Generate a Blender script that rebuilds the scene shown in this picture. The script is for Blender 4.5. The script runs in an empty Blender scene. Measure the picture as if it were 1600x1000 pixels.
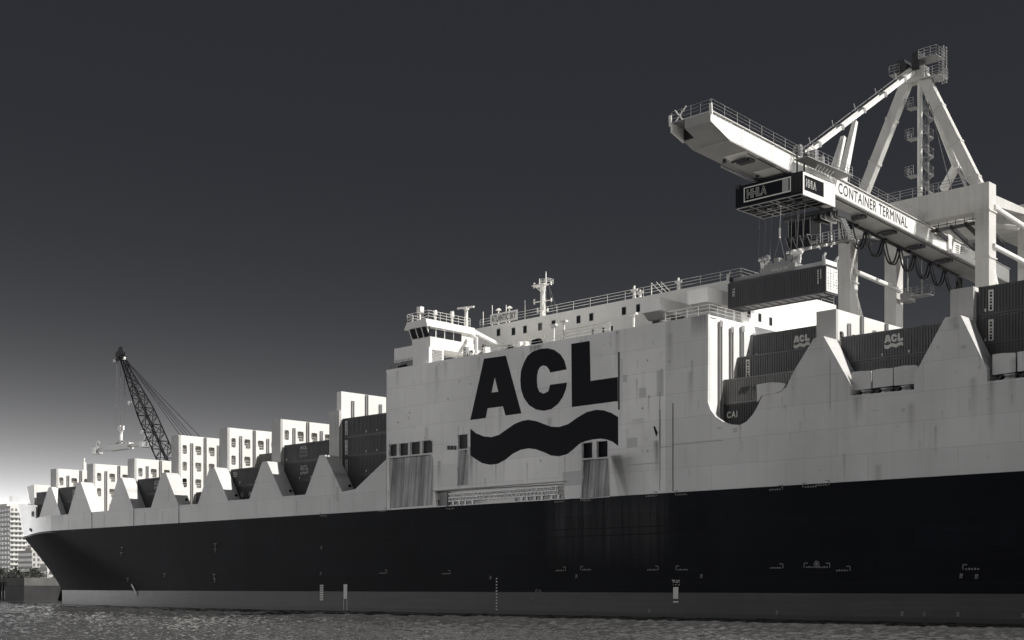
import bpy, bmesh, math, random
from mathutils import Vector, Matrix
from mathutils.geometry import tessellate_polygon
random.seed(7)
R = math.radians
scene = bpy.context.scene
COL = scene.collection

# ------------------------------------------------------------------ camera
D, H, F = 110.0, 3.2, 2070.0            # metres to the ship's side, eye height, focal length in photo pixels
CX, CS = 0.7193, 0.6948                 # the ship lies at 44 degrees to the line of sight
cam_d = bpy.data.cameras.new('camera'); cam = bpy.data.objects.new('camera', cam_d); COL.objects.link(cam)
cam.location = (0, -D, H); cam.rotation_euler = (R(90), 0, math.atan2(CS, CX))
cam_d.sensor_width = 36; cam_d.lens = F / 1600 * 36; cam_d.shift_y = 417 / 1600
cam_d.clip_start = 1; cam_d.clip_end = 12000
scene.camera = cam

# ------------------------------------------------------------------ sky and sun
SUN_EL, SUN_PHI = 42.0, 20.0            # sun ahead of the ship's near end, a little inshore of its side
w = bpy.data.worlds.new('World'); scene.world = w; w.use_nodes = True
wn, wl = w.node_tree.nodes, w.node_tree.links
sky = wn.new('ShaderNodeTexSky'); sky.sky_type = 'NISHITA'; sky.sun_disc = False
sky.sun_elevation = R(SUN_EL); sky.sun_rotation = R(90 - SUN_PHI)
sky.air_density = 0.6; sky.dust_density = 0.0; sky.ozone_density = 1
sep = wn.new('ShaderNodeSeparateColor'); wl.new(sky.outputs[0], sep.inputs[0])   # monochrome film behind a red filter
pw = wn.new('ShaderNodeMath'); pw.operation = 'POWER'; pw.inputs[1].default_value = 3.5; wl.new(sep.outputs[0], pw.inputs[0])
ml = wn.new('ShaderNodeVectorMath'); ml.operation = 'SCALE'; ml.inputs[0].default_value = (0.0315, 0.0313, 0.0311); wl.new(pw.outputs[0], ml.inputs['Scale'])
ad = wn.new('ShaderNodeVectorMath'); ad.operation = 'ADD'; ad.inputs[1].default_value = (0.160, 0.172, 0.210); wl.new(ml.outputs[0], ad.inputs[0])   # print toning: cool in the deep sky, warm near the horizon
bg = wn['Background']; bg.inputs[1].default_value = 0.10; wl.new(ad.outputs[0], bg.inputs[0])
sd = bpy.data.lights.new('sun', 'SUN'); sd.energy = 3.8; sd.angle = R(0.5); sd.color = (1, 0.97, 0.92)
sun = bpy.data.objects.new('sun', sd); COL.objects.link(sun); sun.location = (200, 0, 200)
sdir = Vector((math.cos(R(SUN_PHI)) * math.cos(R(SUN_EL)), math.sin(R(SUN_PHI)) * math.cos(R(SUN_EL)), math.sin(R(SUN_EL))))
sun.rotation_euler = sdir.to_track_quat('Z', 'Y').to_euler()
vs = scene.view_settings; vs.view_transform = 'Standard'; vs.look = 'None'; vs.exposure = 0.5; vs.gamma = 1; vs.use_curve_mapping = False

# ------------------------------------------------------------------ helpers
def at(px, py, Y):                       # photo pixel -> point on the plane at distance Y inboard of the ship's side
    u = px - 800; t = (Y + D) / (CS * u + CX * F)
    return Vector(((CX * u - CS * F) * t, Y, H + (917 - py) * t))
def atx(px, py, X):                      # photo pixel -> point on the cross-ship plane X
    u = px - 800; t = X / (CX * u - CS * F)
    return Vector((X, t * (CS * u + CX * F) - D, H + (917 - py) * t))
def xz(px, py, Y=0): p = at(px, py, Y); return (p.x, p.z)

class MB:
    def __init__(s): s.v = []; s.f = []
    def add(s, vs_, fs):
        b = len(s.v); s.v += [tuple(p) for p in vs_]; s.f += [tuple(i + b for i in f) for f in fs]; return s
    def box(s, x0, x1, y0, y1, z0, z1):
        return s.add([(x0,y0,z0),(x1,y0,z0),(x1,y1,z0),(x0,y1,z0),(x0,y0,z1),(x1,y0,z1),(x1,y1,z1),(x0,y1,z1)],
                     [(3,2,1,0),(4,5,6,7),(0,1,5,4),(1,2,6,5),(2,3,7,6),(3,0,4,7)])
    def beam(s, p, q, a, b=None, a1=None, b1=None, up=(0,0,1)):
        b = b or a; a1 = a1 or a; b1 = b1 or b
        p = Vector(p); q = Vector(q); d = (q - p).normalized(); up = Vector(up)
        if abs(d.dot(up)) > .98: up = Vector((1,0,0))
        sx = d.cross(up).normalized(); sy = sx.cross(d)
        vv = []
        for c, aa, bb in ((p, a, b), (q, a1, b1)):
            for i, j in ((-1,-1),(1,-1),(1,1),(-1,1)): vv.append(c + sx * aa / 2 * i + sy * bb / 2 * j)
        return s.add(vv, [(3,2,1,0),(4,5,6,7),(0,1,5,4),(1,2,6,5),(2,3,7,6),(3,0,4,7)])
    def tube(s, p, q, r, r1=None, n=6):
        p = Vector(p); q = Vector(q); r1 = r if r1 is None else r1
        d = (q - p)
        if d.length < 1e-6: return s
        d.normalize(); up = Vector((0,0,1)) if abs(d.z) < .95 else Vector((1,0,0))
        sx = d.cross(up).normalized(); sy = sx.cross(d); vv = []
        for c, rr in ((p, r), (q, r1)):
            for i in range(n): a = 2 * math.pi * i / n; vv.append(c + (sx * math.cos(a) + sy * math.sin(a)) * rr)
        return s.add(vv, [tuple(range(n))[::-1], tuple(range(n, 2*n))] + [(i, (i+1) % n, n + (i+1) % n, n + i) for i in range(n)])
    def path(s, pts, r, n=5):
        for a, b in zip(pts, pts[1:]): s.tube(a, b, r, n=n)
        return s
    def plate(s, outer, a0, a1, holes=(), axis='Y'):
        loops = [list(outer)] + [list(h) for h in holes]
        flat = [p for l in loops for p in l]; n = len(flat)
        tris = tessellate_polygon([[Vector((p[0], p[1], 0)) for p in l] for l in loops])
        m = {'Y': lambda u, v, a: (u, a, v), 'X': lambda u, v, a: (a, u, v), 'Z': lambda u, v, a: (u, v, a)}[axis]
        vv = [m(p[0], p[1], a0) for p in flat] + [m(p[0], p[1], a1) for p in flat]
        ff = [tuple(t) for t in tris] + [tuple(i + n for i in t[::-1]) for t in tris]
        b = 0
        for l in loops:
            k = len(l)
            for i in range(k): j = (i + 1) % k; ff.append((b+i, b+j, b+j+n, b+i+n))
            b += k
        return s.add(vv, ff)
    def mesh(s, name, mat, smooth=False):
        me = bpy.data.meshes.new(name); me.from_pydata(s.v, [], s.f)
        bm = bmesh.new(); bm.from_mesh(me); bmesh.ops.recalc_face_normals(bm, faces=bm.faces); bm.to_mesh(me); bm.free()
        if smooth: me.shade_smooth()
        if mat: me.materials.append(mat)
        return me
    def build(s, name, mat, parent=None, smooth=False):
        return link(name, s.mesh(name, mat, smooth), parent)
WORLD = {}
def link(name, me, parent=None, mtx=None, local=False):
    o = bpy.data.objects.new(name, me); COL.objects.link(o)
    base = WORLD.get(parent.name, Matrix()) if parent else Matrix()
    m = mtx or Matrix()
    o.parent = parent
    if local: o.matrix_basis = m; WORLD[o.name] = base @ m
    else:
        if parent: o.matrix_parent_inverse = base.inverted()
        o.matrix_basis = m; WORLD[o.name] = m
    return o
def tag(o, label=None, cat=None, group=None, kind=None):
    for k, v in (('label', label), ('category', cat), ('group', group), ('kind', kind)):
        if v: o[k] = v
    return o
def thing(name, loc, label, cat, group=None):
    return tag(link(name, None, None, Matrix.Translation(loc)), label, cat, group)
def text_mesh(txt, width, height, depth, mat, bold=0.0, shear=0, sp=1.0):
    c = bpy.data.curves.new('t', 'FONT'); c.body = txt; c.bevel_depth = bold; c.bevel_resolution = 0; c.extrude = .01; c.resolution_u = 3; c.shear = shear; c.space_character = sp
    o = bpy.data.objects.new('t', c); COL.objects.link(o); me = bpy.data.meshes.new_from_object(o.evaluated_get(bpy.context.evaluated_depsgraph_get()))
    bpy.data.objects.remove(o); bpy.data.curves.remove(c)
    xs = [v.co.x for v in me.vertices]; ys = [v.co.y for v in me.vertices]
    x0, x1, y0, y1 = min(xs), max(xs), min(ys), max(ys)
    for v in me.vertices: v.co = ((v.co.x-x0)/(x1-x0)*width, (v.co.y-y0)/(y1-y0)*height, (v.co.z/(.02 + 2*bold)+.5)*depth)
    me.materials.clear(); me.materials.append(mat); return me
M_SIDE = Matrix(((1,0,0,0),(0,0,-1,0),(0,1,0,0),(0,0,0,1)))       # flat writing -> faces -Y
M_END = Matrix(((0,0,1,0),(1,0,0,0),(0,1,0,0),(0,0,0,1)))         # flat writing -> faces +X
def write(txt, p, width, height, mat, parent, face=M_SIDE, bold=0.0, name='lettering', pitch=0, vertical=False, depth=.012):
    me = text_mesh(txt, width, height, depth, mat, bold, sp=1.0 + bold * 6)
    m = Matrix.Translation(p) @ face @ Matrix.Rotation(pitch, 4, 'Z')
    return link(name, me, parent, m)
def rrect(cx, cy, w_, h_, r, n=3):
    pts = []
    for sx, sy, a0 in ((1,1,0),(-1,1,90),(-1,-1,180),(1,-1,270)):
        for i in range(n + 1):
            a = R(a0 + 90 * i / n); pts.append((cx + sx*(w_/2-r) + r*math.cos(a), cy + sy*(h_/2-r) + r*math.sin(a)))
    return pts
def railing(pts, mat, parent, h=1.1, step=2.0, rails=(1.1, .75, .4), r=.03, name='railing'):
    m = MB()
    pts = [Vector(p) for p in pts]
    for a, b in zip(pts, pts[1:]):
        n = max(1, round((b - a).length / step))
        for i in range(n + 1): p = a.lerp(b, i / n); m.tube(p, p + Vector((0,0,h)), r, n=4)
        for z in rails: m.tube(a + Vector((0,0,z*h/1.1)), b + Vector((0,0,z*h/1.1)), r*.8, n=4)
    return m.build(name, mat, parent)
def arc(p, q, sag, n=10):
    p = Vector(p); q = Vector(q)
    return [p.lerp(q, i/n) - Vector((0,0, sag*4*(i/n)*(1-i/n))) for i in range(n+1)]

# ------------------------------------------------------------------ materials
def new_mat(name):
    m = bpy.data.materials.new(name); m.use_nodes = True
    return m, m.node_tree.nodes, m.node_tree.links, m.node_tree.nodes['Principled BSDF']
def nd(N, t, **kw):
    n = N.new(t)
    for k, v in kw.items(): setattr(n, k, v)
    return n
def math_(N, L, op, a, b=None, clamp=False):
    n = N.new('ShaderNodeMath'); n.operation = op; n.use_clamp = clamp
    for i, x in enumerate((a, b)):
        if x is None: continue
        if isinstance(x, (int, float)): n.inputs[i].default_value = x
        else: L.new(x, n.inputs[i])
    return n.outputs[0]
def noise(N, L, vec, scale, detail=4, rough=.55, dist=0):
    n = N.new('ShaderNodeTexNoise'); n.inputs['Scale'].default_value = scale; n.inputs['Detail'].default_value = detail
    n.inputs['Roughness'].default_value = rough; n.inputs['Distortion'].default_value = dist
    if vec is not None: L.new(vec, n.inputs['Vector'])
    return n.outputs[0]
def stretch(N, L, src, sc):
    m = N.new('ShaderNodeMapping'); m.inputs['Scale'].default_value = sc; L.new(src, m.inputs['Vector']); return m.outputs[0]
def ramp(N, L, fac, stops):
    r = N.new('ShaderNodeValToRGB'); e = r.color_ramp.elements
    while len(e) < len(stops): e.new(.5)
    for i, (p, c) in enumerate(stops):
        e[i].position = p; e[i].color = (c, c, c, 1) if isinstance(c, (int, float)) else (*c, 1)
    if fac is not None: L.new(fac, r.inputs[0])
    return r.outputs[0]
def mixc(N, L, fac, a, b, mode='MIX'):
    m = N.new('ShaderNodeMix'); m.data_type = 'RGBA'; m.blend_type = mode
    for sock, x in ((m.inputs[0], fac), (m.inputs[6], a), (m.inputs[7], b)):
        if isinstance(x, (int, float)): sock.default_value = x if sock.type == 'VALUE' else (x, x, x, 1)
        elif isinstance(x, tuple): sock.default_value = (*x, 1)
        else: L.new(x, sock)
    return m.outputs[2]
def paint(name, col, rough=.5, var=.12, dirt=.25, scale=.5, streak=.0, metal=0, spec=.4):
    m, N, L, P = new_mat(name)
    g = N.new('ShaderNodeNewGeometry').outputs['Position']
    n1 = noise(N, L, g, scale, 5); n2 = noise(N, L, g, scale * 9, 4, .6)
    v = ramp(N, L, n1, [(.3, 1 - var), (.7, 1.0)])
    d = ramp(N, L, n2, [(.55, 0.0), (.78, 1.0)])
    c = mixc(N, L, 1.0, col, v, 'MULTIPLY')
    dark = tuple(x * .45 for x in col)
    c = mixc(N, L, math_(N, L, 'MULTIPLY', d, dirt), c, dark)
    if streak:
        st = noise(N, L, stretch(N, L, g, (2.2, 2.2, .12)), 1.0, 5, .65)
        c = mixc(N, L, math_(N, L, 'MULTIPLY', ramp(N, L, st, [(.5, 0.0), (.75, 1.0)]), streak), c, dark)
    L.new(c, P.inputs['Base Color']); P.inputs['Roughness'].default_value = rough; P.inputs['Metallic'].default_value = metal
    P.inputs['Specular IOR Level'].default_value = spec
    return m
WHITE = (.86, .85, .84)
M = {}
M['white'] = paint('white_paint', WHITE, .45, .08, .12, .4, .22)
M['bridge'] = paint('bridge_paint', (.82, .81, .78), .4, .05, .06, .6, .08)
M['crane'] = paint('crane_paint', (.62, .61, .585), .45, .14, .22, .3, .35); M['crane_under_shade'] = paint('crane_underside_shade_paint', (.40, .395, .385), .55, .25, .3, .25, .1)  # boom underside: crane colour darkened to stand for its shade
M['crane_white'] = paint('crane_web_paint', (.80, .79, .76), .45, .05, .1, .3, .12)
M['grey'] = paint('grey_paint', (.30, .30, .30), .5, .15, .3)
M['steel'] = paint('galvanised_steel', (.42, .42, .42), .4, .2, .4, metal=.4)
M['dark'] = paint('dark_steel', (.035, .036, .04), .5, .3, .3)
M['black'] = paint('black_paint', (.0048, .0058, .0092), .6, .2, .1, spec=.12)
M['chute'] = paint('streaked_chute_paint', (.40, .395, .385), .5, .35, .45, .5, .85); M['shutter'] = paint('dirty_shutter', (.05, .05, .052), .6, .4, .5, 1.2)
M['rope'] = paint('wire_rope', (.16, .16, .16), .6)
M['mark'] = paint('faded_mark_paint', (.26, .26, .26), .6, .3, .4, 3); M['letter'] = paint('white_lettering', (.72, .71, .68), .5, .1, .25, 2)
M['deck'] = paint('deck_paint', (.14, .13, .125), .7, .3, .3)
M['cable'] = paint('rubber_cable', (.022, .022, .024), .45)
M['jib'] = paint('jib_paint', (.022, .022, .025), .6, spec=.2); M['post'] = paint('weathered_white_paint', (.50, .495, .485), .5, .15, .2, .4, .4)
m, N, L, P = new_mat('streaked_chute_paint'); g = N.new('ShaderNodeNewGeometry').outputs['Position']
s1 = noise(N, L, stretch(N, L, g, (2.6, 0, .035)), 1.0, 6, .7); s2 = noise(N, L, stretch(N, L, g, (.5, 0, .25)), 1.0, 4)
c_ = mixc(N, L, 1.0, ramp(N, L, s1, [(.32, .14), (.5, .38), (.68, .74)]), ramp(N, L, s2, [(.3, .55), (.65, 1.0)]), 'MULTIPLY')
L.new(c_, P.inputs['Base Color']); P.inputs['Roughness'].default_value = .55; M['chute'] = m
m, N, L, P = new_mat('glass'); P.inputs['Base Color'].default_value = (.015, .016, .02, 1); P.inputs['Roughness'].default_value = .06; P.inputs['Specular IOR Level'].default_value = .6; M['glass'] = m

def hull_white():
    """off-white topside paint: plate-to-plate tint, long run-down streaks, repainted patches and rust under the openings, painted shade fans beside the ports"""
    m, N, L, P = new_mat('topside_paint')
    g = N.new('ShaderNodeNewGeometry').outputs['Position']
    sx = N.new('ShaderNodeSeparateXYZ'); L.new(g, sx.inputs[0]); X, Z = sx.outputs[0], sx.outputs[2]
    big = noise(N, L, g, .07, 5); v = ramp(N, L, big, [(.36, .80), (.62, 1.0)])
    c = mixc(N, L, 1.0, (.93, .92, .91), v, 'MULTIPLY')
    st = noise(N, L, stretch(N, L, g, (1.0, 1.0, .045)), .9, 6, .65)
    c = mixc(N, L, math_(N, L, 'MULTIPLY', ramp(N, L, st, [(.52, 0.0), (.82, 1.0)]), .22), c, (.36, .35, .33))
    cb = N.new('ShaderNodeCombineXYZ'); L.new(X, cb.inputs[0]); L.new(Z, cb.inputs[1])
    br = N.new('ShaderNodeTexBrick'); br.offset = .37; L.new(cb.outputs[0], br.inputs['Vector'])
    br.inputs['Color1'].default_value = (.90, .90, .90, 1); br.inputs['Color2'].default_value = (1, 1, 1, 1); br.inputs['Mortar'].default_value = (.72, .72, .72, 1)
    br.inputs['Scale'].default_value = 1; br.inputs['Brick Width'].default_value = 8.7; br.inputs['Row Height'].default_value = 2.57; br.inputs['Mortar Size'].default_value = .022
    pt = br.outputs['Color']
    c = mixc(N, L, 1.0, c, pt, 'MULTIPLY')
    # the block amidships carries newer, whiter paint than the hull either side
    xa = math_(N, L, 'MULTIPLY', math_(N, L, 'GREATER_THAN', X, -128.45), math_(N, L, 'LESS_THAN', X, -84.1))
    c = mixc(N, L, math_(N, L, 'SUBTRACT', 1.0, xa), c, mixc(N, L, 1.0, c, .80, 'MULTIPLY'))
    sp = noise(N, L, g, 1.1, 3, .5)
    c = mixc(N, L, math_(N, L, 'MULTIPLY', ramp(N, L, sp, [(.67, 0.0), (.72, 1.0)]), .38), c, (.36, .35, .34))
    fine = noise(N, L, stretch(N, L, g, (3.5, 3.5, .07)), 1.0, 6, .7)
    def soft(s, a, b, e0, e1):        # 1 inside a..b, fading over e0 / e1
        l = math_(N, L, 'DIVIDE', math_(N, L, 'SUBTRACT', s, a), e0, True); r = math_(N, L, 'DIVIDE', math_(N, L, 'SUBTRACT', b, s), e1, True)
        return math_(N, L, 'MULTIPLY', l, r)
    # (x0, x1, z_bottom, z_top, strength, slant): grime run down the plating, plus slanted fans of painted recess shade
    for x0, x1, z0, z1, k, sl in RUNS_AND_SHADE:
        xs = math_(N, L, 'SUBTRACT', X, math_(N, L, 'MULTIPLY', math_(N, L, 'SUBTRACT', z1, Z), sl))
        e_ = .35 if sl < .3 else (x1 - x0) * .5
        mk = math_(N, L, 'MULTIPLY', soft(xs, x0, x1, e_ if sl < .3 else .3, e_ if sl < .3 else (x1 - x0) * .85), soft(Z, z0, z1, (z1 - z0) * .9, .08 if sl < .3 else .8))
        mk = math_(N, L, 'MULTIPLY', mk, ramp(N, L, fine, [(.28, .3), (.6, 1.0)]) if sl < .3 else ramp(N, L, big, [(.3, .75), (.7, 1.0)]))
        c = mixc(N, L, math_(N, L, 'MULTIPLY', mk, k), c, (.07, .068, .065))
    for sc_, ln, wd, kk, off in ((1.9, 3.2, .10, .55, 0.0), (3.1, 5.0, .16, .45, 11.3), (.9, 1.4, .12, .4, 5.7)):
        u_ = math_(N, L, 'DIVIDE', math_(N, L, 'ADD', X, off), sc_); fl = math_(N, L, 'FLOOR', u_); fr_ = math_(N, L, 'FRACT', u_)
        wn_ = N.new('ShaderNodeTexWhiteNoise'); wn_.noise_dimensions = '1D'; L.new(math_(N, L, 'ADD', fl, off), wn_.inputs['W'])
        rs = N.new('ShaderNodeSeparateColor'); L.new(wn_.outputs['Color'], rs.inputs[0])
        z0_ = math_(N, L, 'ADD', math_(N, L, 'MULTIPLY', rs.outputs[0], 18.0), 14.0)
        dn = math_(N, L, 'DIVIDE', math_(N, L, 'SUBTRACT', z0_, Z), ln)
        mk = math_(N, L, 'MULTIPLY', math_(N, L, 'SUBTRACT', 1.0, dn, True), math_(N, L, 'MULTIPLY', dn, 14.0, True))
        dx_ = math_(N, L, 'ABSOLUTE', math_(N, L, 'SUBTRACT', fr_, math_(N, L, 'ADD', math_(N, L, 'MULTIPLY', rs.outputs[1], .6), .2)))
        mk = math_(N, L, 'MULTIPLY', mk, math_(N, L, 'SUBTRACT', 1.0, math_(N, L, 'DIVIDE', dx_, wd), True))
        mk = math_(N, L, 'MULTIPLY', mk, math_(N, L, 'GREATER_THAN', rs.outputs[2], .45))
        c = mixc(N, L, math_(N, L, 'MULTIPLY', mk, kk), c, (.16, .155, .15))
    for x0, x1, z0, z1, k in PATCHES:
        mk = math_(N, L, 'MULTIPLY', soft(X, x0, x1, .03, .03), soft(Z, z0, z1, .03, .03))
        c = mixc(N, L, math_(N, L, 'MULTIPLY', mk, k), c, (.36, .36, .36))
    L.new(c, P.inputs['Base Color']); P.inputs['Roughness'].default_value = .42; P.inputs['Specular IOR Level'].default_value = .35
    bmp = N.new('ShaderNodeBump'); bmp.inputs['Strength'].default_value = .15; bmp.inputs['Distance'].default_value = .05
    L.new(noise(N, L, stretch(N, L, g, (.5, .5, .35)), 1.0, 3), bmp.inputs['Height']); L.new(bmp.outputs[0], P.inputs['Normal'])
    return m
def rect_px(x0, y0, x1, y1):
    a = at(x0, y1, 0); b = at(x1, y0, 0); return a.x, b.x, a.z, b.z
RUNS_AND_SHADE = []
for x0, y0, x1, y1, k, sl in ((682, 720, 690, 765, .6, 0), (731, 698, 741, 768, .75, 0), (952, 708, 1000, 800, 1.0, .45), (952, 712, 972, 800, .8, .25), (1022, 690, 1030, 745, .7, .0), (985, 655, 1008, 672, .3, 0), (968, 560, 974, 690, .5, 0), (903, 700, 908, 778, .35, 0), (741, 720, 748, 765, .3, 0),  # strongly slanted entries paint in the recess shade below the mooring ports
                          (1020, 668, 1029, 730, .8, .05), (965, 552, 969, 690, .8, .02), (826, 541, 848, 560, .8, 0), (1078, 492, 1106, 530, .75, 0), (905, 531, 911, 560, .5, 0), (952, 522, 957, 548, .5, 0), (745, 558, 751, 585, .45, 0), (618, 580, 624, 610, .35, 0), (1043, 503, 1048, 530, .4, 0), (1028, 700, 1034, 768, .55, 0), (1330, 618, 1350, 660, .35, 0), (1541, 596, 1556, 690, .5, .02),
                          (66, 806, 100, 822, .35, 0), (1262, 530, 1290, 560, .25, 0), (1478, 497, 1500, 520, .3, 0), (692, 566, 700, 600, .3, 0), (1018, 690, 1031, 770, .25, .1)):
    a0 = at(x0, y0, 0); a1 = at(x1, y0, 0); b0 = at((x0 + x1) / 2, y1, 0); RUNS_AND_SHADE.append((a0.x, a1.x, b0.z, a0.z, k, sl))
PATCHES = [(*rect_px(*r), .55) for r in ((998, 605, 1010, 622), (1026, 577, 1037, 620), (973, 585, 980, 598), (979, 683, 996, 700), (1501, 538, 1510, 546), (1490, 505, 1499, 514), (1362, 640, 1367, 643), (1368, 640, 1374, 643), (1409, 637, 1414, 644), (525, 760, 530, 783), (879, 735, 908, 760), (1120, 667, 1127, 671), (1145, 668, 1152, 676))]
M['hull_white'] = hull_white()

def hull_black():
    m, N, L, P = new_mat('black_hull_paint')
    g = N.new('ShaderNodeNewGeometry').outputs['Position']
    sx = N.new('ShaderNodeSeparateXYZ'); L.new(g, sx.inputs[0]); Z = sx.outputs[2]
    a = noise(N, L, stretch(N, L, g, (.25, .25, .03)), .5, 5, .6); b = noise(N, L, stretch(N, L, g, (.05, .05, 1.6)), 1.0, 6, .7)
    c = ramp(N, L, a, [(.35, (.0024, .0034, .0062)), (.7, (.006, .0075, .0115))])
    c = mixc(N, L, math_(N, L, 'MULTIPLY', ramp(N, L, b, [(.58, 0.0), (.8, 1.0)]), .35), c, (.035, .036, .04))
    X = sx.outputs[0]
    def soft(s_, a_, b_, e): return math_(N, L, 'MULTIPLY', math_(N, L, 'DIVIDE', math_(N, L, 'SUBTRACT', s_, a_), e, True), math_(N, L, 'DIVIDE', math_(N, L, 'SUBTRACT', b_, s_), e, True))
    fn = noise(N, L, stretch(N, L, g, (1.6, 1.6, .06)), 1.0, 5, .65)
    wash = math_(N, L, 'MULTIPLY', math_(N, L, 'MULTIPLY', soft(X, -101.5, -82.5, 3.0), soft(Z, 5.0, 15.5, 4.5)), ramp(N, L, fn, [(.35, .1), (.7, 1.0)]))   # dried wash-down from the ports above
    c = mixc(N, L, math_(N, L, 'MULTIPLY', wash, 1.0), c, (.055, .056, .060))
    cb = N.new('ShaderNodeCombineXYZ'); L.new(X, cb.inputs[0]); L.new(Z, cb.inputs[1])
    br = N.new('ShaderNodeTexBrick'); br.offset = .4; L.new(cb.outputs[0], br.inputs['Vector'])
    br.inputs['Color1'].default_value = (.75, .75, .75, 1); br.inputs['Color2'].default_value = (1.25, 1.25, 1.25, 1); br.inputs['Mortar'].default_value = (.5, .5, .5, 1)
    br.inputs['Scale'].default_value = 1; br.inputs['Brick Width'].default_value = 9.4; br.inputs['Row Height'].default_value = 2.2; br.inputs['Mortar Size'].default_value = .03
    c = mixc(N, L, 1.0, c, br.outputs['Color'], 'MULTIPLY')
    dr = noise(N, L, stretch(N, L, g, (1.3, 1.3, .04)), 1.0, 4, .6)
    c = mixc(N, L, math_(N, L, 'MULTIPLY', ramp(N, L, dr, [(.60, 0.0), (.78, 1.0)]), math_(N, L, 'MULTIPLY', soft(Z, 8.0, 13.4, 4.0), .5)), c, (.035, .036, .038))   # runs from the deck edge
    sc = noise(N, L, stretch(N, L, g, (.35, .35, 5.0)), 1.0, 5, .75)
    c = mixc(N, L, math_(N, L, 'MULTIPLY', ramp(N, L, sc, [(.66, 0.0), (.72, 1.0)]), math_(N, L, 'MULTIPLY', soft(Z, 2.6, 5.6, 1.2), .55)), c, (.09, .09, .09))     # fender scuffs
    L.new(c, P.inputs['Base Color']); P.inputs['Roughness'].default_value = .62; P.inputs['Specular IOR Level'].default_value = .10
    bmp = N.new('ShaderNodeBump'); bmp.inputs['Strength'].default_value = .25; bmp.inputs['Distance'].default_value = .06
    L.new(noise(N, L, stretch(N, L, g, (.4, .4, .35)), 1.0, 3), bmp.inputs['Height']); L.new(bmp.outputs[0], P.inputs['Normal'])
    return m
M['hull_black'] = hull_black()
def boot_mat():
    m, N, L, P = new_mat('boot_topping_paint')
    g = N.new('ShaderNodeNewGeometry').outputs['Position']
    sx = N.new('ShaderNodeSeparateXYZ'); L.new(g, sx.inputs[0]); Z = sx.outputs[2]
    b = noise(N, L, stretch(N, L, g, (.06, .06, 1.8)), 1.0, 6, .7); a = noise(N, L, g, .35, 5)
    c = ramp(N, L, b, [(.3, .020), (.7, .050)])
    c = mixc(N, L, math_(N, L, 'MULTIPLY', ramp(N, L, a, [(.45, 0.0), (.7, 1.0)]), .5), c, (.014, .015, .017))
    zz = math_(N, L, 'ADD', Z, math_(N, L, 'MULTIPLY', noise(N, L, stretch(N, L, g, (.3, .3, 0)), 1.0, 4), .25))
    wet = ramp(N, L, math_(N, L, 'DIVIDE', zz, 2.0), [(.27, 1.0), (.34, 0.0)])      # weed and wet grime at the waterline
    c = mixc(N, L, wet, c, (.008, .009, .010))
    L.new(c, P.inputs['Base Color']); P.inputs['Roughness'].default_value = .55
    return m
M['boot'] = boot_mat()
def box_mat(name, col):
    return paint(name, col, .5, .18, .25, .8, .3)
C_ = {'charcoal': box_mat('charcoal_container_paint', (.095, .096, .10)), 'slate': box_mat('slate_container_paint', (.155, .155, .16)),
      'pale': box_mat('pale_container_paint', (.27, .268, .262)), 'night': box_mat('black_container_paint', (.075, .077, .084))}

def water_mat():
    m, N, L, P = new_mat('river_water')
    g = N.new('ShaderNodeNewGeometry').outputs['Position']
    P.inputs['Base Color'].default_value = (.082, .082, .083, 1); P.inputs['Roughness'].default_value = .09; P.inputs['IOR'].default_value = 1.33
    b = noise(N, L, stretch(N, L, g, (1.0, 1.0, 1.0)), 3.0, 3, .6, .4)
    bmp = N.new('ShaderNodeBump'); bmp.inputs['Strength'].default_value = 1.0; bmp.inputs['Distance'].default_value = .014
    L.new(b, bmp.inputs['Height']); L.new(bmp.outputs[0], P.inputs['Normal'])
    return m
M['water'] = water_mat()
def ground_mat():
    m, N, L, P = new_mat('terminal_paving'); g = N.new('ShaderNodeNewGeometry').outputs['Position']
    L.new(ramp(N, L, noise(N, L, g, .05, 6), [(.3, .12), (.7, .2)]), P.inputs['Base Color']); P.inputs['Roughness'].default_value = .85; return m
M['ground'] = ground_mat()
M['concrete'] = paint('pale_concrete', (.15, .148, .142), .85, .35, .4, .3, .5); M['farglass'] = paint('far_window_glass', (.09, .09, .095), .3)
M['pile'] = paint('sheet_pile', (.04, .04, .042), .7, .4, .4, .4, .5)
M['leaf'] = paint('foliage', (.06, .062, .055), .8, .5, .3, 2)

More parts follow.
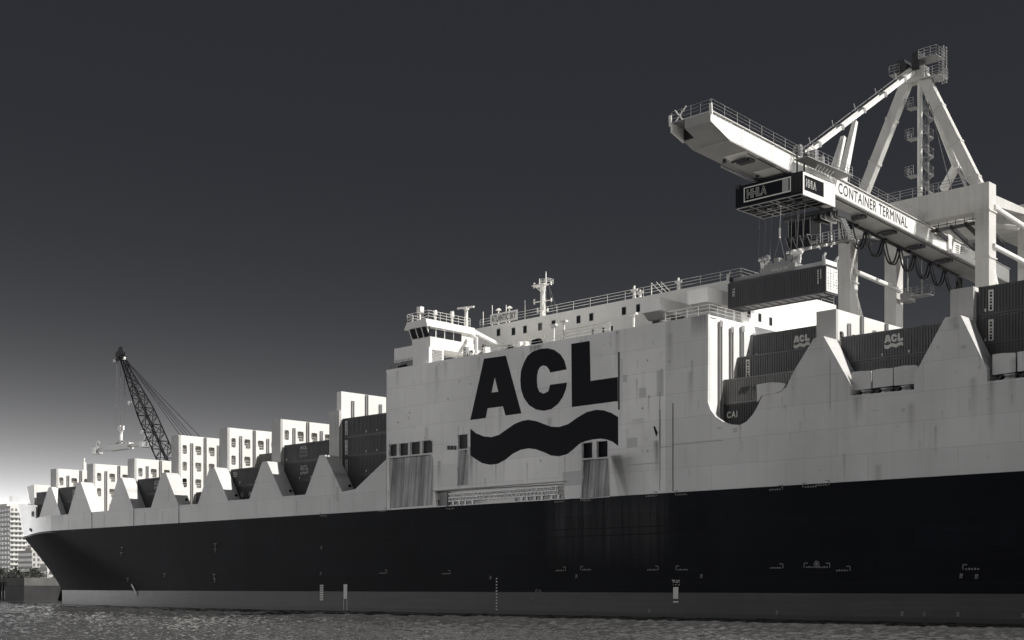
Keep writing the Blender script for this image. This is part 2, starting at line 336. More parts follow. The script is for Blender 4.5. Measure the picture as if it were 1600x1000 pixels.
# ------------------------------------------------------------------ setting
import numpy as np
def water_mesh():
    # choppy sheet in front of the ship, flat water to the horizon around it
    rng = np.random.default_rng(3)
    d = [62.0]
    while d[-1] < 420: d.append(d[-1] + max(.22, .0028 * d[-1] * (d[-1] / 100) ** .5))
    d = np.array(d); lat = np.linspace(-.46, .46, 820)
    DD, LL = np.meshgrid(d, lat, indexing='ij'); LL = LL * DD
    X = -CS * DD + CX * LL; Y = CX * DD + CS * LL - D
    Z = np.zeros_like(X)
    for k in range(56):
        lam = 0.42 * (3.2 / .42) ** rng.random(); th = math.radians(133) + rng.normal(0, .6); amp = .0082 * lam ** .95 * (.5 + rng.random())
        ph = rng.random() * 6.28; q = (X * math.cos(th) + Y * math.sin(th)) * 2 * math.pi / lam + ph + .6 * np.sin(X * .11 + Y * .07 + k)
        Z += amp * (np.exp(1.2 * (np.sin(q) - 1)) * 1.9 - .85)
    ed = np.clip((430 - DD) / 120, 0, 1); Z *= ed
    n0, n1 = X.shape; me = bpy.data.meshes.new('water')
    me.vertices.add(n0 * n1); me.vertices.foreach_set('co', np.stack([X, Y, Z], -1).astype('f4').ravel())
    i = (np.arange(n0 - 1)[:, None] * n1 + np.arange(n1 - 1)[None]).ravel(); quads = np.stack([i, i + 1, i + n1 + 1, i + n1], -1)
    me.loops.add(quads.size); me.loops.foreach_set('vertex_index', quads.astype('i4').ravel())
    me.polygons.add(len(quads)); me.polygons.foreach_set('loop_start', np.arange(0, quads.size, 4, dtype='i4'))
    me.update(calc_edges=True); me.validate(); me.shade_smooth(); me.materials.append(M['water']); return me
w_ = link('water', water_mesh()); tag(w_, 'choppy grey river water in front of the ship', 'water', kind='structure')
w2 = MB().add([(-6000,-6000,-.3),(3000,-6000,-.3),(3000,9000,-.3),(-6000,9000,-.3)], [(0,1,2,3)]).build('water', M['water']); tag(w2, 'open river water reaching to the horizon', 'water', kind='structure')
gr = MB().box(-6000, 2500, 40.6, 8000, -1, 5.2).build('quay_ground', M['ground']); tag(gr, 'paved container terminal ground behind the ship', 'ground', kind='structure')

# ------------------------------------------------------------------ ship
ZB, ZF = 12.95, 15.65
ship = thing('container_ship', (-100, 18.8, 0), 'huge container ship with black hull, pale topsides and toothed bulwark moored at the quay', 'ship')
def catmull(p, n):
    out = []
    for i in range(len(p) - 1):
        a, b, c, d = p[max(i-1, 0)], p[i], p[i+1], p[min(i+2, len(p)-1)]
        for k in range(n):
            t = k / n; out.append(tuple(.5*((2*b[j]) + (c[j]-a[j])*t + (2*a[j]-5*b[j]+4*c[j]-d[j])*t*t + (-a[j]+3*b[j]-3*c[j]+d[j])*t**3) for j in (0, 1)))
    return out + [p[-1]]
DECK = [(-254,18.8),(-253.4,15),(-250,10.6),(-239,6.3),(-228,2.3),(-221,.6),(-214,0),(-190,0),(-165,0),(-120,0),(-60,0),(60,0)]
WL = [(-240.5,18.8),(-240.2,16.5),(-239,13),(-227,8.8),(-212,5.0),(-200,2.6),(-188,.9),(-172,0),(-150,0),(-115,0),(-60,0),(60,0)]
dk, wlp = catmull(DECK, 5), catmull(WL, 5)
def hull_strip(levels, name, mat):
    m = MB(); rows = []
    for z in levels:
        k = min(1, max(0, (z - 2.6) / (ZB - 2.6))) ** 1.15
        half = [(a[0]*k + b[0]*(1-k), max(0, a[1]*k + b[1]*(1-k))) for a, b in zip(dk, wlp)]
        rows.append([(x, y, z) for x, y in half[::-1]] + [(x, 37.6 - y, z) for x, y in half[1:]])
    n = len(rows[0])
    for r in rows: m.v += r
    for i in range(len(rows) - 1):
        for j in range(n - 1): m.f.append((i*n+j, i*n+j+1, (i+1)*n+j+1, (i+1)*n+j))
        m.f.append((i*n+n-1, i*n, (i+1)*n, (i+1)*n+n-1))
    return m.build(name, mat, ship, smooth=True)
hull = hull_strip([2.6, 4, 5.5, 7, 8.5, 10, 11.5, ZB], 'hull', M['hull_black'])
boot = hull_strip([-2, 0, 1.2, 2.6], 'boot_topping', M['boot'])
hull.data.shade_smooth()
# deck
md = MB(); outl = [(x, y + .05) for x, y in dk] + [(x, 37.55 - y) for x, y in dk[::-1]]
md.plate(outl, ZB - .3, ZB - .02, axis='Z'); md.box(-225.5, -137, 2.4, 35.2, ZB, 15.45); md.box(-235, -225.5, 6.2, 31.4, ZB, 15.45); md.box(-78.6, 60, 2.4, 35.2, ZB, 19.2); md.box(-78.6, 60, .36, 2.39, 15, 18.6)
md.build('deck', M['deck'], ship)

FIN = [-207.2, -193.8, -180.6, -167.3, -154.1, -141.0]
def fin_poly(x, zb): return [(x - 4.3, zb), (x - 1.2, 20.85), (x, 20.85), (x + 3.6, zb)]
# forward teeth with recessed bulwark panels between them
for i, x in enumerate(FIN[:3]):
    p = [(x - 4.3, ZB)] + fin_poly(x, ZF) + [(x + 3.6, ZB)]
    MB().plate(p, 0.0, 2.3).build('bulwark_tooth', M['hull_white'], ship)
    MB().box(x + 3.62, x + 13.3 - 4.32 + (.1 if i == 1 else 0), .07, .4, ZB, ZF).build('bulwark_panel', M['hull_white'], ship)
    MB().tube((x + 3.61, .05, ZB), (x + 3.61, .05, ZF), .05, n=4).build('seam', M['grey'], ship)
# main topside plate
P0 = [(FIN[3] - 4.3, ZB)]
for x in FIN[3:]: P0 += fin_poly(x, ZF + .1)
P0 += [xz(555, 764.2), (-128.5, 19.4), (-128.5, 30.75), (-78.7, 30.75), xz(1106, 628)]
for q in ((1110,640),(1118,651),(1130,659),(1142,663),(1156,664),(1166,659),(1176,648),(1184,634),(1192,617),(1228,606),(1240,580.5),(1271.7,528.7)): P0.append(xz(*q))
T8 = xz(1287, 525.3); r8 = xz(1328.6, 599.2); f8 = xz(1328.6, 618)
P0 += [T8, r8, f8]
F9 = [(1428,608.6),(1429,588),(1432,580),(1470,508),(1477,496),(1501,492.5),(1541,574),(1541,596)]
f9 = [xz(*q) for q in F9]
for k in range(3): P0 += [(x + 13.5 * k, z) for x, z in f9]
P0 += [(20, 21), (20, 22.5), (60, 22.5), (60, ZB)]
def px_quad(pts, Y=0): return [xz(a, b, Y) for a, b in pts]
shut = [px_quad(q) for q in (((607.5,694.5),(620.5,693),(620.5,712.5),(607.5,714)), ((623,693),(638,691.5),(638,711.5),(623,713)), ((640.5,691),(656.5,689.2),(656.5,709.5),(640.5,711.3)), ((659,689),(672,687.3),(676,690),(676,707.5),(659,709.5)),
                             ((715,679.5),(731,678),(731,701),(715,702.7)), ((909,692),(926,690.6),(926,715.6),(909,717)), ((932,689.6),(950,688),(950,714),(932,715.6)))]
lad = px_quad(((679.5,766.5),(882,755.5),(882,778.5),(681.5,791)))
chutes = [px_quad(q) for q in (((607.5,715.5),(673,709.8),(676.5,716),(676.5,789),(671,790),(609,795)), ((715,704),(731,702.3),(731,758),(715,759.5)), ((909,718.3),(951,715.5),(953,776),(908,779.5)))]
for q in chutes:
    zt_ = max(b for a, b in q); zb_ = min(b for a, b in q); xa_ = min(a for a, b in q); xb_ = max(a for a, b in q); zl = zt_ - 1.0
    MB().add([(xa_ - .05, .58, zt_ + .1), (xb_ + .05, .58, zt_ + .1), (xb_ + .05, .05, zb_ - .05), (xa_ - .05, .05, zb_ - .05), (xa_ - .05, .7, zt_ + .1), (xb_ + .05, .7, zt_ + .1), (xb_ + .05, .36, zb_ - .05), (xa_ - .05, .36, zb_ - .05)], [(0,1,2,3),(4,5,6,7),(0,1,5,4),(1,2,6,5),(2,3,7,6),(3,0,4,7)]).build('mooring_chute', M['chute'], ship)
    for xc_ in (xa_ - .14, xb_ + .06): MB().plate([(.36, zb_), (.36, zt_ + .1), (.66, zt_ + .1)], xc_, xc_ + .08, axis='X').build('chute_cheek', M['hull_white'], ship)
    rm = MB()
    for (a, b), (c, d) in zip(q, q[1:] + q[:1]): rm.tube((a, -.01, b), (c, -.01, d), .045, n=5)
    rm.build('port_rim', M['hull_white'], ship)
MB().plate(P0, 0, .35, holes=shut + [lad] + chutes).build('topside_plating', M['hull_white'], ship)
def inner(p, g):      # scale a polygon about its middle
    cx = sum(a for a, b in p) / len(p); cz = sum(b for a, b in p) / len(p); return [(cx + (a-cx)*g, cz + (b-cz)*g) for a, b in p]
for i, s_ in enumerate(shut):
    rm = MB()
    for (a, b), (c, d) in zip(s_, s_[1:] + s_[:1]): rm.tube((a, -.01, b), (c, -.01, d), .05, n=5)
    rm.build('port_rim', M['hull_white'], ship)
    MB().plate(inner(s_, 1.03), .36, .4).build('port_shutter' if i < 5 else 'mooring_port', M['shutter'] if i < 5 else M['black'], ship)
# accommodation-ladder recess
x0, x1 = lad[0][0], lad[1][0]; zt = (lad[0][1] + lad[1][1]) / 2; zb = (lad[2][1] + lad[3][1]) / 2
rc = MB().box(x0 - .2, x1 + .2, 1.15, 1.25, zb - .2, zt + .2).box(x0 - .2, x1 + .2, .36, 1.14, zb - .25, zb - .05).box(x0 - .2, x1 + .2, .36, 1.14, zt + .05, zt + .25)
rec = rc.build('ladder_recess', M['white'], ship)
g = MB(); za, zc = zt - .35, zt - 1.25
n = 60
for k in range(n + 1):
    xx = x0 + 2 + (x1 - x0 - 3.5) * k / n; g.beam((xx, .5, za), (xx, .5, zc), .05)
    if k < n: x2 = x0 + 2 + (x1 - x0 - 3.5) * (k + 1) / n; g.beam((xx, .5, za if k % 2 else zc), (x2, .5, zc if k % 2 else za), .045)
for z in (za, (za + zc) / 2, zc): g.beam((x0 + 1.9, .5, z), (x1 - 1.4, .5, z), .11)
g.build('boarding_ladder', M['steel'], ship)
for k, fx in enumerate((.06, .12, .17, .22, .28, .66, .70, .76, .81, .88, .93)): MB().beam((x0 + (x1-x0)*fx, .75, zb), (x0 + (x1-x0)*fx, .75, zc - .02), .22, .3).build('recess_post', M['steel'], rec)
MB().box(x0 + (x1-x0)*.38, x0 + (x1-x0)*.6, .9, 1.1, zb, zb + .9).build('recess_panel', M['bridge'], rec)
MB().box(x0 + .3, x0 + 1.6, .5, 1.1, zb, zt - .1).build('ladder_winch', M['grey'], rec)
MB().box(x0 - .4, x1 + .3, -.12, -.005, zt + .02, zt + .14).build('recess_lip', M['grey'], rec)

# bodies behind the teeth of the main plate
for x in FIN[3:]: MB().plate(fin_poly(x, ZF + .1), .351, 2.3).build('tooth_body', M['hull_white'], ship)
MB().plate([xz(1240, 580.5), xz(1271.7, 528.7), T8, r8, (r8[0], 20.5), (xz(1240, 580.5)[0] - 1.6, 20.5)], .351, 2.3).build('tooth_body', M['hull_white'], ship)
for k in range(3): MB().plate([(x + 13.5*k, z) for x, z in f9[1:7]] + [(f9[6][0] + 13.5*k, 20.9), (f9[1][0] + 13.5*k, 20.9)], .351, 2.3).build('tooth_body', M['hull_white'], ship)
# eye holes low on the sloping faces
for x in FIN[2:]:
    MB().tube((x + 2.96, 1.75, 16.55), (x + 3.14, 1.75, 16.68), .2, n=10).build('mooring_eye', M['black'], ship)
# bow: bulwark and raised forecastle sides
def along(x):          # deck-edge y at a given x
    for a, b in zip(dk, dk[1:]):
        if a[0] <= x <= b[0]: return a[1] + (b[1]-a[1]) * (x - a[0]) / (b[0] - a[0])
    return 0
def bow_strip(xs, z0, zf, name, flare=0, th=.3):
    for sgn in (0, 1):
        m = MB(); n = len(xs)
        for off in (0, th):
            for x in xs:
                y = along(x) + off; fl = flare * (1 - (x - xs[0]) / (xs[-1] - xs[0]))
                for z, dx in ((z0, 0), (zf(x), fl)):
                    yy = y - dx * .8; m.v.append((x - dx * .6, yy if not sgn else 37.6 - yy, z))
        for o in (0, 1):
            b = o * 2 * n
            for i in range(n - 1): m.f.append((b+2*i, b+2*i+2, b+2*i+3, b+2*i+1))
        for i in range(n - 1):
            m.f.append((2*i+1, 2*i+3, 2*n+2*i+3, 2*n+2*i+1)); m.f.append((2*i, 2*i+2, 2*n+2*i+2, 2*n+2*i))
        m.f.append((0, 1, 2*n+1, 2*n)); m.f.append((2*n-2, 2*n-1, 4*n-1, 4*n-2))
        m.build(name, M['hull_white'], ship)
bow_strip([-228 + i * 2.5 for i in range(5)] + [-215, FIN[0] - 4.32], ZB, lambda x: ZF - .05, 'bow_bulwark')
bow_strip([-253.9, -253.4, -252, -250, -246, -242, -238, -234, -231, -228.05], ZB, lambda x: 17.9 + 1.9 * max(0, (-228 - x) / 26) ** .9, 'forecastle_side', flare=1.3)
fx = MB()
for a, b, c, d in ((-231.5, 16.5, .9, .9), (-234.5, 13.6, .5, 1.3), (-236.6, 13.9, .4, 1.9)):
    y = along(a); y2 = along(a + d * 1.3); fx.beam((a, y - .03 - (b-13)*.06, b), (a + d*1.2, y2 - .03 - (b-13)*.06, b), .12, c)
fx.build('chock_opening', M['black'], ship)
fdk = [(x + 1.2, y + 1.0) for x, y in dk if x < -231]; MB().plate(fdk + [(x, 37.6 - y) for x, y in fdk[::-1]], ZB, 17.2, axis='Z').build('forecastle_deck', M['deck'], ship)
# breakwater wall and its raked end plate
bx = -234.5
MB().box(bx - .6, bx, 5.6, 32, 15.4, 22.2).build('breakwater', M['bridge'], ship)
MB().add([(bx, 5.55, 15.4), (bx, 5.55, 22.2), (bx - 3.6, 5.9, 22.0), (bx - 8.2, 8.4, 17.2), (bx, 5.2, 15.4), (bx, 5.2, 22.2), (bx - 3.6, 5.5, 22.0), (bx - 8.2, 8.0, 17.2)], [(0,1,2,3),(4,5,6,7),(0,1,5,4),(1,2,6,5),(2,3,7,6),(3,0,4,7)]).build('breakwater_end', M['bridge'], ship)
railing([(-254.5, 12, 19.9), (-252.5, 9, 19.9), (-249, 7.8, 19.8)], M['bridge'], ship, step=1.2)
# inset first tooth on the bow
MB().plate([(-225.2, 15.5), (-221.6, 20.8), (-220.5, 20.8), (-216.9, 15.5)], 1.5, 2.55).build('bulwark_tooth', M['white'], ship)

# cross-ship cell-guide bulkheads
guard = MB()
for z in (-.30, .02): guard.tube((0, -.5, z), (0, .5, z), .035, n=4)
for y in (-.2, .18): guard.tube((0, y, -.65), (0, y, -.30), .03, n=4)
guard_me = guard.mesh('window_guard', M['bridge'])
def bulkhead(X, ztop, z0, rows, pillar=2.0, ptop=None, yend=35.4, y0=2.6, wtop=2.2):
    m = MB(); holes = []; wins = []
    k = 0
    for r in range(rows):
        zc = ztop - wtop - 2.6 * r
        for k in range(13):
            y = 3.3 + 2.45 * k
            if y > yend - 1: break
            ww = .8 if k == 0 else 1.1; holes.append(rrect(y, zc, ww, 1.4, .22)); wins.append((y, zc, ww))
    m.plate([(y0, z0), (yend, z0), (yend, ztop), (y0, ztop)], X - .06, X + .1, holes=holes, axis='X')
    m.box(X - .85, X - .7, y0, yend, z0, ztop); m.box(X - .699, X - .061, y0, yend, ztop - .12, ztop - .002); m.box(X - .699, X - .061, y0, y0 + .1, z0, ztop - .13)
    o = m.build('bulkhead', M['bridge'], ship)
    MB().box(X - pillar, X + .13, y0 - .4, y0 - .003, z0, ptop or ztop).build('end_post', M['post'], o)
    for y, zc, ww in wins:
        if y > 19: continue
        link('window_guard', guard_me, o, Matrix.Translation((X - .02, y, zc)) @ Matrix.Scale(ww * .99, 4, (0,1,0)))
    for k in range(8):
        y = 4.52 + 2.45 * k; top = ztop - (.05 if k % 2 else 1.1)
        g = MB()
        for dy in (-.16, .16): g.box(X + .11, X + .3, y + dy - .05, y + dy + .05, z0, top)
        g.box(X + .3, X + .33, y - .21, y - .08, z0, top); g.box(X + .3, X + .33, y + .08, y + .21, z0, top)
        g.build('cell_guide', M['grey'] if k % 2 else M['steel'], o)
    return o
bulkhead(-220.5, 24.1, 15.4, 1, y0=2.75)
bulkhead(FIN[0], 24.1, 15.4, 3)
bulkhead(FIN[1], 24.1, 15.4, 3)
bulkhead(FIN[2], 26.85, 15.4, 3)
bulkhead(FIN[3], 26.9, 15.4, 2)
bulkhead(FIN[4], 27.0, 15.4, 1)
bulkhead(FIN[5] + .1, 29.6, 15.4, 0, ptop=27.0)
bulkhead(-65.6, 29.7, 19.2, 2, wtop=2.7)
bulkhead(-52.0, 29.7, 19.2, 0)
bulkhead(-38.5, 29.7, 19.2, 1)

p = at(113, 732, 8); MB().tube((-221, p.y, 24), (-221, p.y, 25.6), .35, n=8).tube((-221, p.y, 25.6), (-221, p.y, 26.4), .14, n=6).build('forward_light_mast', M['bridge'], ship)
# fairlead flaps and rollers in the notches on the near half
def notch(dx):
    for q in (((1330.3,581.4),(1345,579.3),(1361,579.2),(1361,607),(1330.3,611)), ((1363.5,578.4),(1378,575.6),(1395,575),(1395,602.6),(1363.5,606.5)), ((1396.6,574.2),(1412,571),(1430.6,570.3),(1434.9,572.9),(1429.5,589),(1428,600),(1396.6,602.6))):
        MB().plate([(x + dx, z) for x, z in px_quad(q, .5)], .5, .66).build('fairlead_flap', M['hull_white'], ship)
    a = xz(1330, 618); b = xz(1428, 608.6)
    MB().box(a[0] + dx, b[0] + dx, 1.5, 1.6, 20.2, 22.4).build('notch_back', M['dark'], ship)
    for f in (.2, .52, .84):
        x = a[0] + dx + (b[0] - a[0]) * f
        MB().tube((x, .7, 20.85), (x, .7, 21.12), .62, .42, 14).tube((x, .7, 21.12), (x, .7, 21.3), .42, .62, 14).build('roller', M['steel'], ship, True)
        MB().plate([(x - 1.0, 20.8), (x - .55, 21.3), (x - .8, 21.3), (x - 1.35, 20.8)], .45, .95).build('roller_bracket', M['dark'], ship)
for k in range(2): notch(13.5 * k)
MB().plate(px_quad(((1183,601.5),(1195,599),(1206,597.5),(1220,598),(1228,599.5),(1226,605),(1221,611),(1212,615),(1195,617),(1190,619),(1184,628))), -.14, -.005).build('chock_cover', M['hull_white'], ship)

# superstructure block and decks
blk = MB().box(-128.4, -78.75, 1.5, 36.1, 15.5, 30.55); blk.box(-128.45, -127.9, .36, 1.49, 15.5, 30.4); blk.box(-79.25, -78.72, .36, 1.49, 19, 30.4); blk.box(-128.3, -78.8, .36, 37.2, 30.56, 30.74)
blk.build('superstructure', M['white'], ship)
for px, y0_, y1_ in ((1127, 503, 655), (1144.5, 513, 592), (1161, 511, 590), (1178, 523, 575)):
    a = atx(px, y0_, -78.5); b = atx(px, y1_, -78.5); g = MB()
    for dy in (-.17, .17): g.box(-78.74, -78.5, a.y + dy - .06, a.y + dy + .06, b.z, a.z)
    g.box(-78.5, -78.45, a.y - .25, a.y + .25, a.z - .5, a.z + .15); g.build('cell_guide', M['grey'], ship)
acc = MB().box(-127.4, -84.3, 14.2, 34.5, 30.75, 37.75).build('accommodation_block', M['bridge'], ship)
wf = MB().box(-.34, .34, -.03, 0, -.5, .5).mesh('cabin_window', M['grey']); pn = MB().box(-.27, .27, -.045, -.031, -.43, .43).mesh('pane', M['glass'])
for px, py in ((779,519.5),(802.4,518),(820.4,515),(844,510.5),(865,506.6),(904,499.3),(924,495.5),(975,486),(997.5,481.5)):
    p = at(px, py, 14.2); o = link('cabin_window', wf, acc, Matrix.Translation((p.x, 14.197, p.z))); link('pane', pn, o, Matrix.Translation((p.x, 14.197, p.z)))
R90 = Matrix.Rotation(R(90), 4, 'Z')
for px, py in ((1170,490),(1187,496.5),(1204,502.5)):
    p = atx(px, py, -84.3); o = link('cabin_window', wf, acc, Matrix.Translation((-84.297, p.y, p.z)) @ R90); link('pane', pn, o, Matrix.Translation((-84.297, p.y, p.z)) @ R90)
railing([(-126, 14.3, 37.75), (-84.5, 14.3, 37.75), (-84.5, 34.3, 37.75)], M['bridge'], ship, step=2.8)
railing([(-118.5, .5, 30.75), (-92, .5, 30.75)], M['bridge'], ship, step=2.4)
railing([(-84.5, .5, 30.75), (-78.9, .5, 30.75), (-78.9, 7.6, 30.75)], M['bridge'], ship, step=1.3)
for (a, b, c, d) in ((1000, 1031, 464, 490), (1074, 1106, 448, 476)):
    y = 9.0; p = at(a, d, y); q = at(b, c, y)
    MB().box(p.x, q.x, y, y + 5.15, p.z, q.z).build('deck_house', M['white'], ship); MB().plate([(y + .2, p.z), (y + 3, p.z), (y + 1.9, p.z - .7), (y + 1.1, p.z - .7)], p.x + .3, q.x - .3, axis='X').build('house_bracket', M['grey'], ship)
MB().box(-92.5, -85, 13.7, 14.19, 31, 37).build('exhaust_casing', M['white'], acc)
for x in (-100.5, -98.9, -97.6): MB().tube((x, 7.6, 31.2), (x, 7.6, 33.2), .12).build('vent_pipe', M['dark'], ship)
for px, hgt in ((865, 2.0), (881, 2.2), (990, 1.6)):
    p = at(px, 530, 1.2); MB().tube((p.x, 1.2, 30.75), (p.x, 1.2, 30.75 + hgt), .13).box(p.x - .45, p.x + .45, 1.0, 1.4, 30.75 + hgt, 30.95 + hgt).build('vent', M['bridge'], ship)
# lashed deck gear along the edge
for (x0_, x1_, y0_, y1_, mt) in ((828, 848, 525, 541, 'black'), (812, 823, 531, 547, 'bridge'), (789, 802, 537, 551, 'dark'), (1003, 1040, 497, 508, 'dark'), (1042, 1078, 487, 500, 'dark')):
    p = at(x0_, y1_, 1.3); q = at(x1_, y0_, 1.3); m = MB()
    nn = 4
    for k in range(nn):
        a = p.x + (q.x - p.x) * k / nn; b = p.x + (q.x - p.x) * (k + 1.15) / nn; hh = (q.z - 30.75) * (.65 + .35 * math.sin(k * 1.9 + x0_))
        m.tube((a, 1.4, 30.75 + hh * .5), (b, 1.4, 30.75 + hh * .5), hh * .5, hh * .42, 9)
    m.build('deck_winch', M[mt], ship)
MB().box(-125.6, -123.2, 1.0, 3.2, 30.75, 33.2).box(-127.4, -125.5, 1.4, 3.6, 31.6, 33.4).build('rescue_boat_cradle', M['grey'], ship)
# open rescue boat shelter left of the bridge wing
b0 = at(617, 560, 1.0); MB().box(b0.x, -123.9, .9, 3.4, 31.7, 33.5).build('boat_shelter', M['white'], ship)
bt = MB()
for k in range(10):
    a = k / 10; bt.tube((b0.x + .2 + a*3.6, 1.6, 31.2 + .1*math.sin(k)), (b0.x + .55 + a*3.6, 1.6, 31.2), .28, .33, 8)
bt.build('rescue_boat', M['black'], ship)
railing([(-128.2, .5, 30.75), (-123.6, .5, 30.75)], M['grey'], ship, step=1.2)

# bridge
br = MB().box(-124.4, -121, .75, 8.3, 32.8, 34.15).box(-124.2, -121.15, .8, 8.3, 34.15, 35.35)
bridge = br.build('bridge_deckhouse', M['bridge'], ship)
rf = MB(); rf.plate([(-125.1, 35.35), (-120.75, 35.35), (-121.0, 36.25), (-124.5, 36.25)], .0, 8.4); rf.build('bridge_roof', M['bridge'], bridge)
for a, b in ((-124.25, -123.25), (-123.1, -122.2), (-122.05, -121.2)):
    MB().add([(a, .72, 34.2), (b, .72, 34.2), (b, .22, 35.34), (a, .22, 35.34), (a, .80, 34.2), (b, .80, 34.2), (b, .3, 35.34), (a, .3, 35.34)], [(0,1,2,3),(4,5,6,7),(0,1,5,4),(1,2,6,5),(2,3,7,6),(3,0,4,7)]).build('window_pane', M['glass'], bridge)
for x in (-124.35, -123.17, -122.12, -121.1): MB().beam((x, .74, 34.1), (x, .24, 35.36), .1).build('window_post', M['bridge'], bridge)
for a, b in ((670.3, 680.3), (683.5, 694), (697, 708), (710.5, 721)):
    p = atx(a, 524, -121); q = atx(b, 524, -121); MB().box(-121.2, -120.97, p.y, q.y, 34.2, 35.15).build('window_pane', M['glass'], bridge)
railing([(-124.9, .4, 36.25), (-121, .4, 36.25), (-121, 7.6, 36.25)], M['bridge'], ship, step=1.1, r=.035)
railing([(-124.9, .4, 36.25), (-124.9, 7.6, 36.25)], M['bridge'], ship, step=1.1, r=.03)
MB().box(-123.9, -120.9, .42, 2.9, 30.75, 32.79).build('wing_support', M['white'], ship)
for k in range(9): MB().box(-120.9, -120.82, .95, 2.6, 30.95 + k*.19, 31.04 + k*.19).build('louvre_slat', M['grey'], ship)
MB().tube((-123.4, 1.2, 36.25), (-123.4, 1.2, 37.9), .13).box(-123.7, -123.0, .9, 1.5, 37.5, 38.2).build('searchlight', M['bridge'], ship)
for y, hh in ((2.1, 1.4), (5.0, 1.7)): MB().tube((-121.6, y, 36.25), (-121.6, y, 36.25 + hh*.6), .16).tube((-121.6, y, 36.25 + hh*.6), (-121.6, y, 36.25 + hh), .3, .24, 10).build('compass_stand', M['bridge'], ship)
MB().tube((-121.3, 7.2, 35.5), (-121.3, 7.2, 38.6), .28, .2, 8).beam((-122.9, 7.2, 38.85), (-119.9, 7.2, 38.65), .18, .22).box(-121.55, -121.05, 6.95, 7.45, 38.45, 38.75).build('radar_scanner', M['bridge'], ship)
for x, y, z in ((-125.5, 14.4, 39.9), (-122.3, 15.5, 40.5), (-118, 14.6, 40.3), (-124.4, 15, 40.7)): MB().tube((x, y, 37.7), (x, y, z), .07, .05).build('aerial', M['bridge'], ship)
for px in (779, 796):
    p = at(px, 500, 15.2); MB().tube((p.x, 15.2, 37.7), (p.x, 15.2, 39.9), .09).tube((p.x, 15.2, 39.9), (p.x, 15.2, 40.15), .42, .15, 10).build('satellite_dome', M['bridge'], ship)
MB().beam((-120.5, 7.4, 35.2), (-117.6, 5.4, 34.0), .3, .4).tube((-117.6, 5.4, 34.2), (-117.6, 5.4, 30.75), .2).build('deck_crane', M['white'], ship)
for k in range(7): MB().box(-119.6 + k*.75, -119.1 + k*.75, 4 + .3*(k % 3), 4.8, 30.75, 31.5 + .5 * ((k*7) % 4)).build('deck_locker', (M['bridge'], M['grey'], M['dark'])[k % 3], ship)
MB().box(-124.3, -121.4, 8.41, 14.19, 30.75, 33.6).build('bridge_passage', M['bridge'], ship); MB().beam((-121.5, 8.4, 36.0), (-121.5, 14.2, 34.6), .5, .4).build('passage_beam', M['white'], ship)
for k in range(5): MB().box(-121.3, -120.2 + .3*(k % 2), 8.6 + k*1.1, 9.3 + k*1.1, 32 + .4*(k % 3), 33.0 + .5*(k % 2)).build('deck_locker', (M['dark'], M['grey'], M['bridge'])[k % 3], ship)
# name board
na = at(768.5, 505, 14.1); nb = at(806, 497, 14.1)
MB().box(na.x - .3, nb.x + .3, 14.08, 14.16, 37.9, 39.2).build('name_board', M['bridge'], ship)
write('ATLANTIC SKY', (na.x, 14.075, 38.12), nb.x - na.x, .86, M['dark'], ship, bold=.02)
# mast
mp = at(848, 497, 15.3); mx = mp.x; my = 15.3
ma = MB().tube((mx, my, 37.75), (mx, my, 41.15), .38, .3, 10).tube((mx, my, 41.15), (mx, my, 42.05), .3, .5, 10).box(mx - 1.5, mx + .6, my - .5, my + .5, 42.00, 42.10).build('mast', M['bridge'], ship)
for z, l in ((42.05, 1.3), (39.95, 1.3), (38.75, .7)):
    MB().beam((mx - l, my - .2, z), (mx + l, my + .2, z), .12, .12).tube((mx - l, my - .2, z - .25), (mx - l, my - .2, z + .4), .11).tube((mx + l, my + .2, z - .2), (mx + l, my + .2, z + .25), .1).build('yard', M['bridge'], ma)
MB().beam((mx - .2, my, 41.15), (mx - 1.2, my, 41.95), .1).tube((mx - .55, my, 42.05), (mx - .55, my, 42.95), .1, .06).tube((mx + .55, my, 42.05), (mx + .55, my, 43.65), .11, .06).build('mast_light', M['bridge'], ma)
railing([(mx + .2, my - .5, 42.05), (mx + 1.3, my - .5, 42.05), (mx + 1.3, my + .6, 42.05)], M['bridge'], ma, h=.6, step=.6)
ld = MB()
for s_ in (-.18, .18): ld.tube((mx + .62 + s_, my - .3, 37.75), (mx + .62 + s_, my - .3, 41.95), .03, n=4)
for k in range(13): ld.tube((mx + .44, my - .3, 37.95 + k*.32), (mx + .8, my - .3, 37.95 + k*.32), .025, n=4)
ld.build('mast_ladder', M['bridge'], ma)
for q in ((mx + 1.9, 37.75), (mx + 2.8, 37.75)): MB().tube((mx + 1.0, my, 41.95), (q[0], my, q[1]), .03, n=4).build('mast_stay', M['rope'], ma)

# roof clutter further aft on the accommodation
for px, k in ((991, 1.7), (1000, 1.1), (1060, 1.6)):
    p = at(px, 460, 15); MB().tube((p.x, 15, 37.7), (p.x, 15, 37.75 + k), .22, .12, 8).beam((p.x - .5, 15, 37.75 + k*.7), (p.x + .5, 15, 37.75 + k*.7), .16).build('roof_vent', M['bridge'], ship)
p = at(1018, 455, 15)
MB().beam((p.x, 15, 39.4), (p.x + 1.6, 15, 37.85), .06).beam((p.x + .7, 15, 39.4), (p.x + 2.3, 15, 37.85), .06).beam((p.x + 1.4, 15, 39.3), (p.x + 2.9, 15, 37.85), .06).tube((p.x, 15, 37.7), (p.x, 15, 39.4), .06).build('stair_frame', M['bridge'], ship)

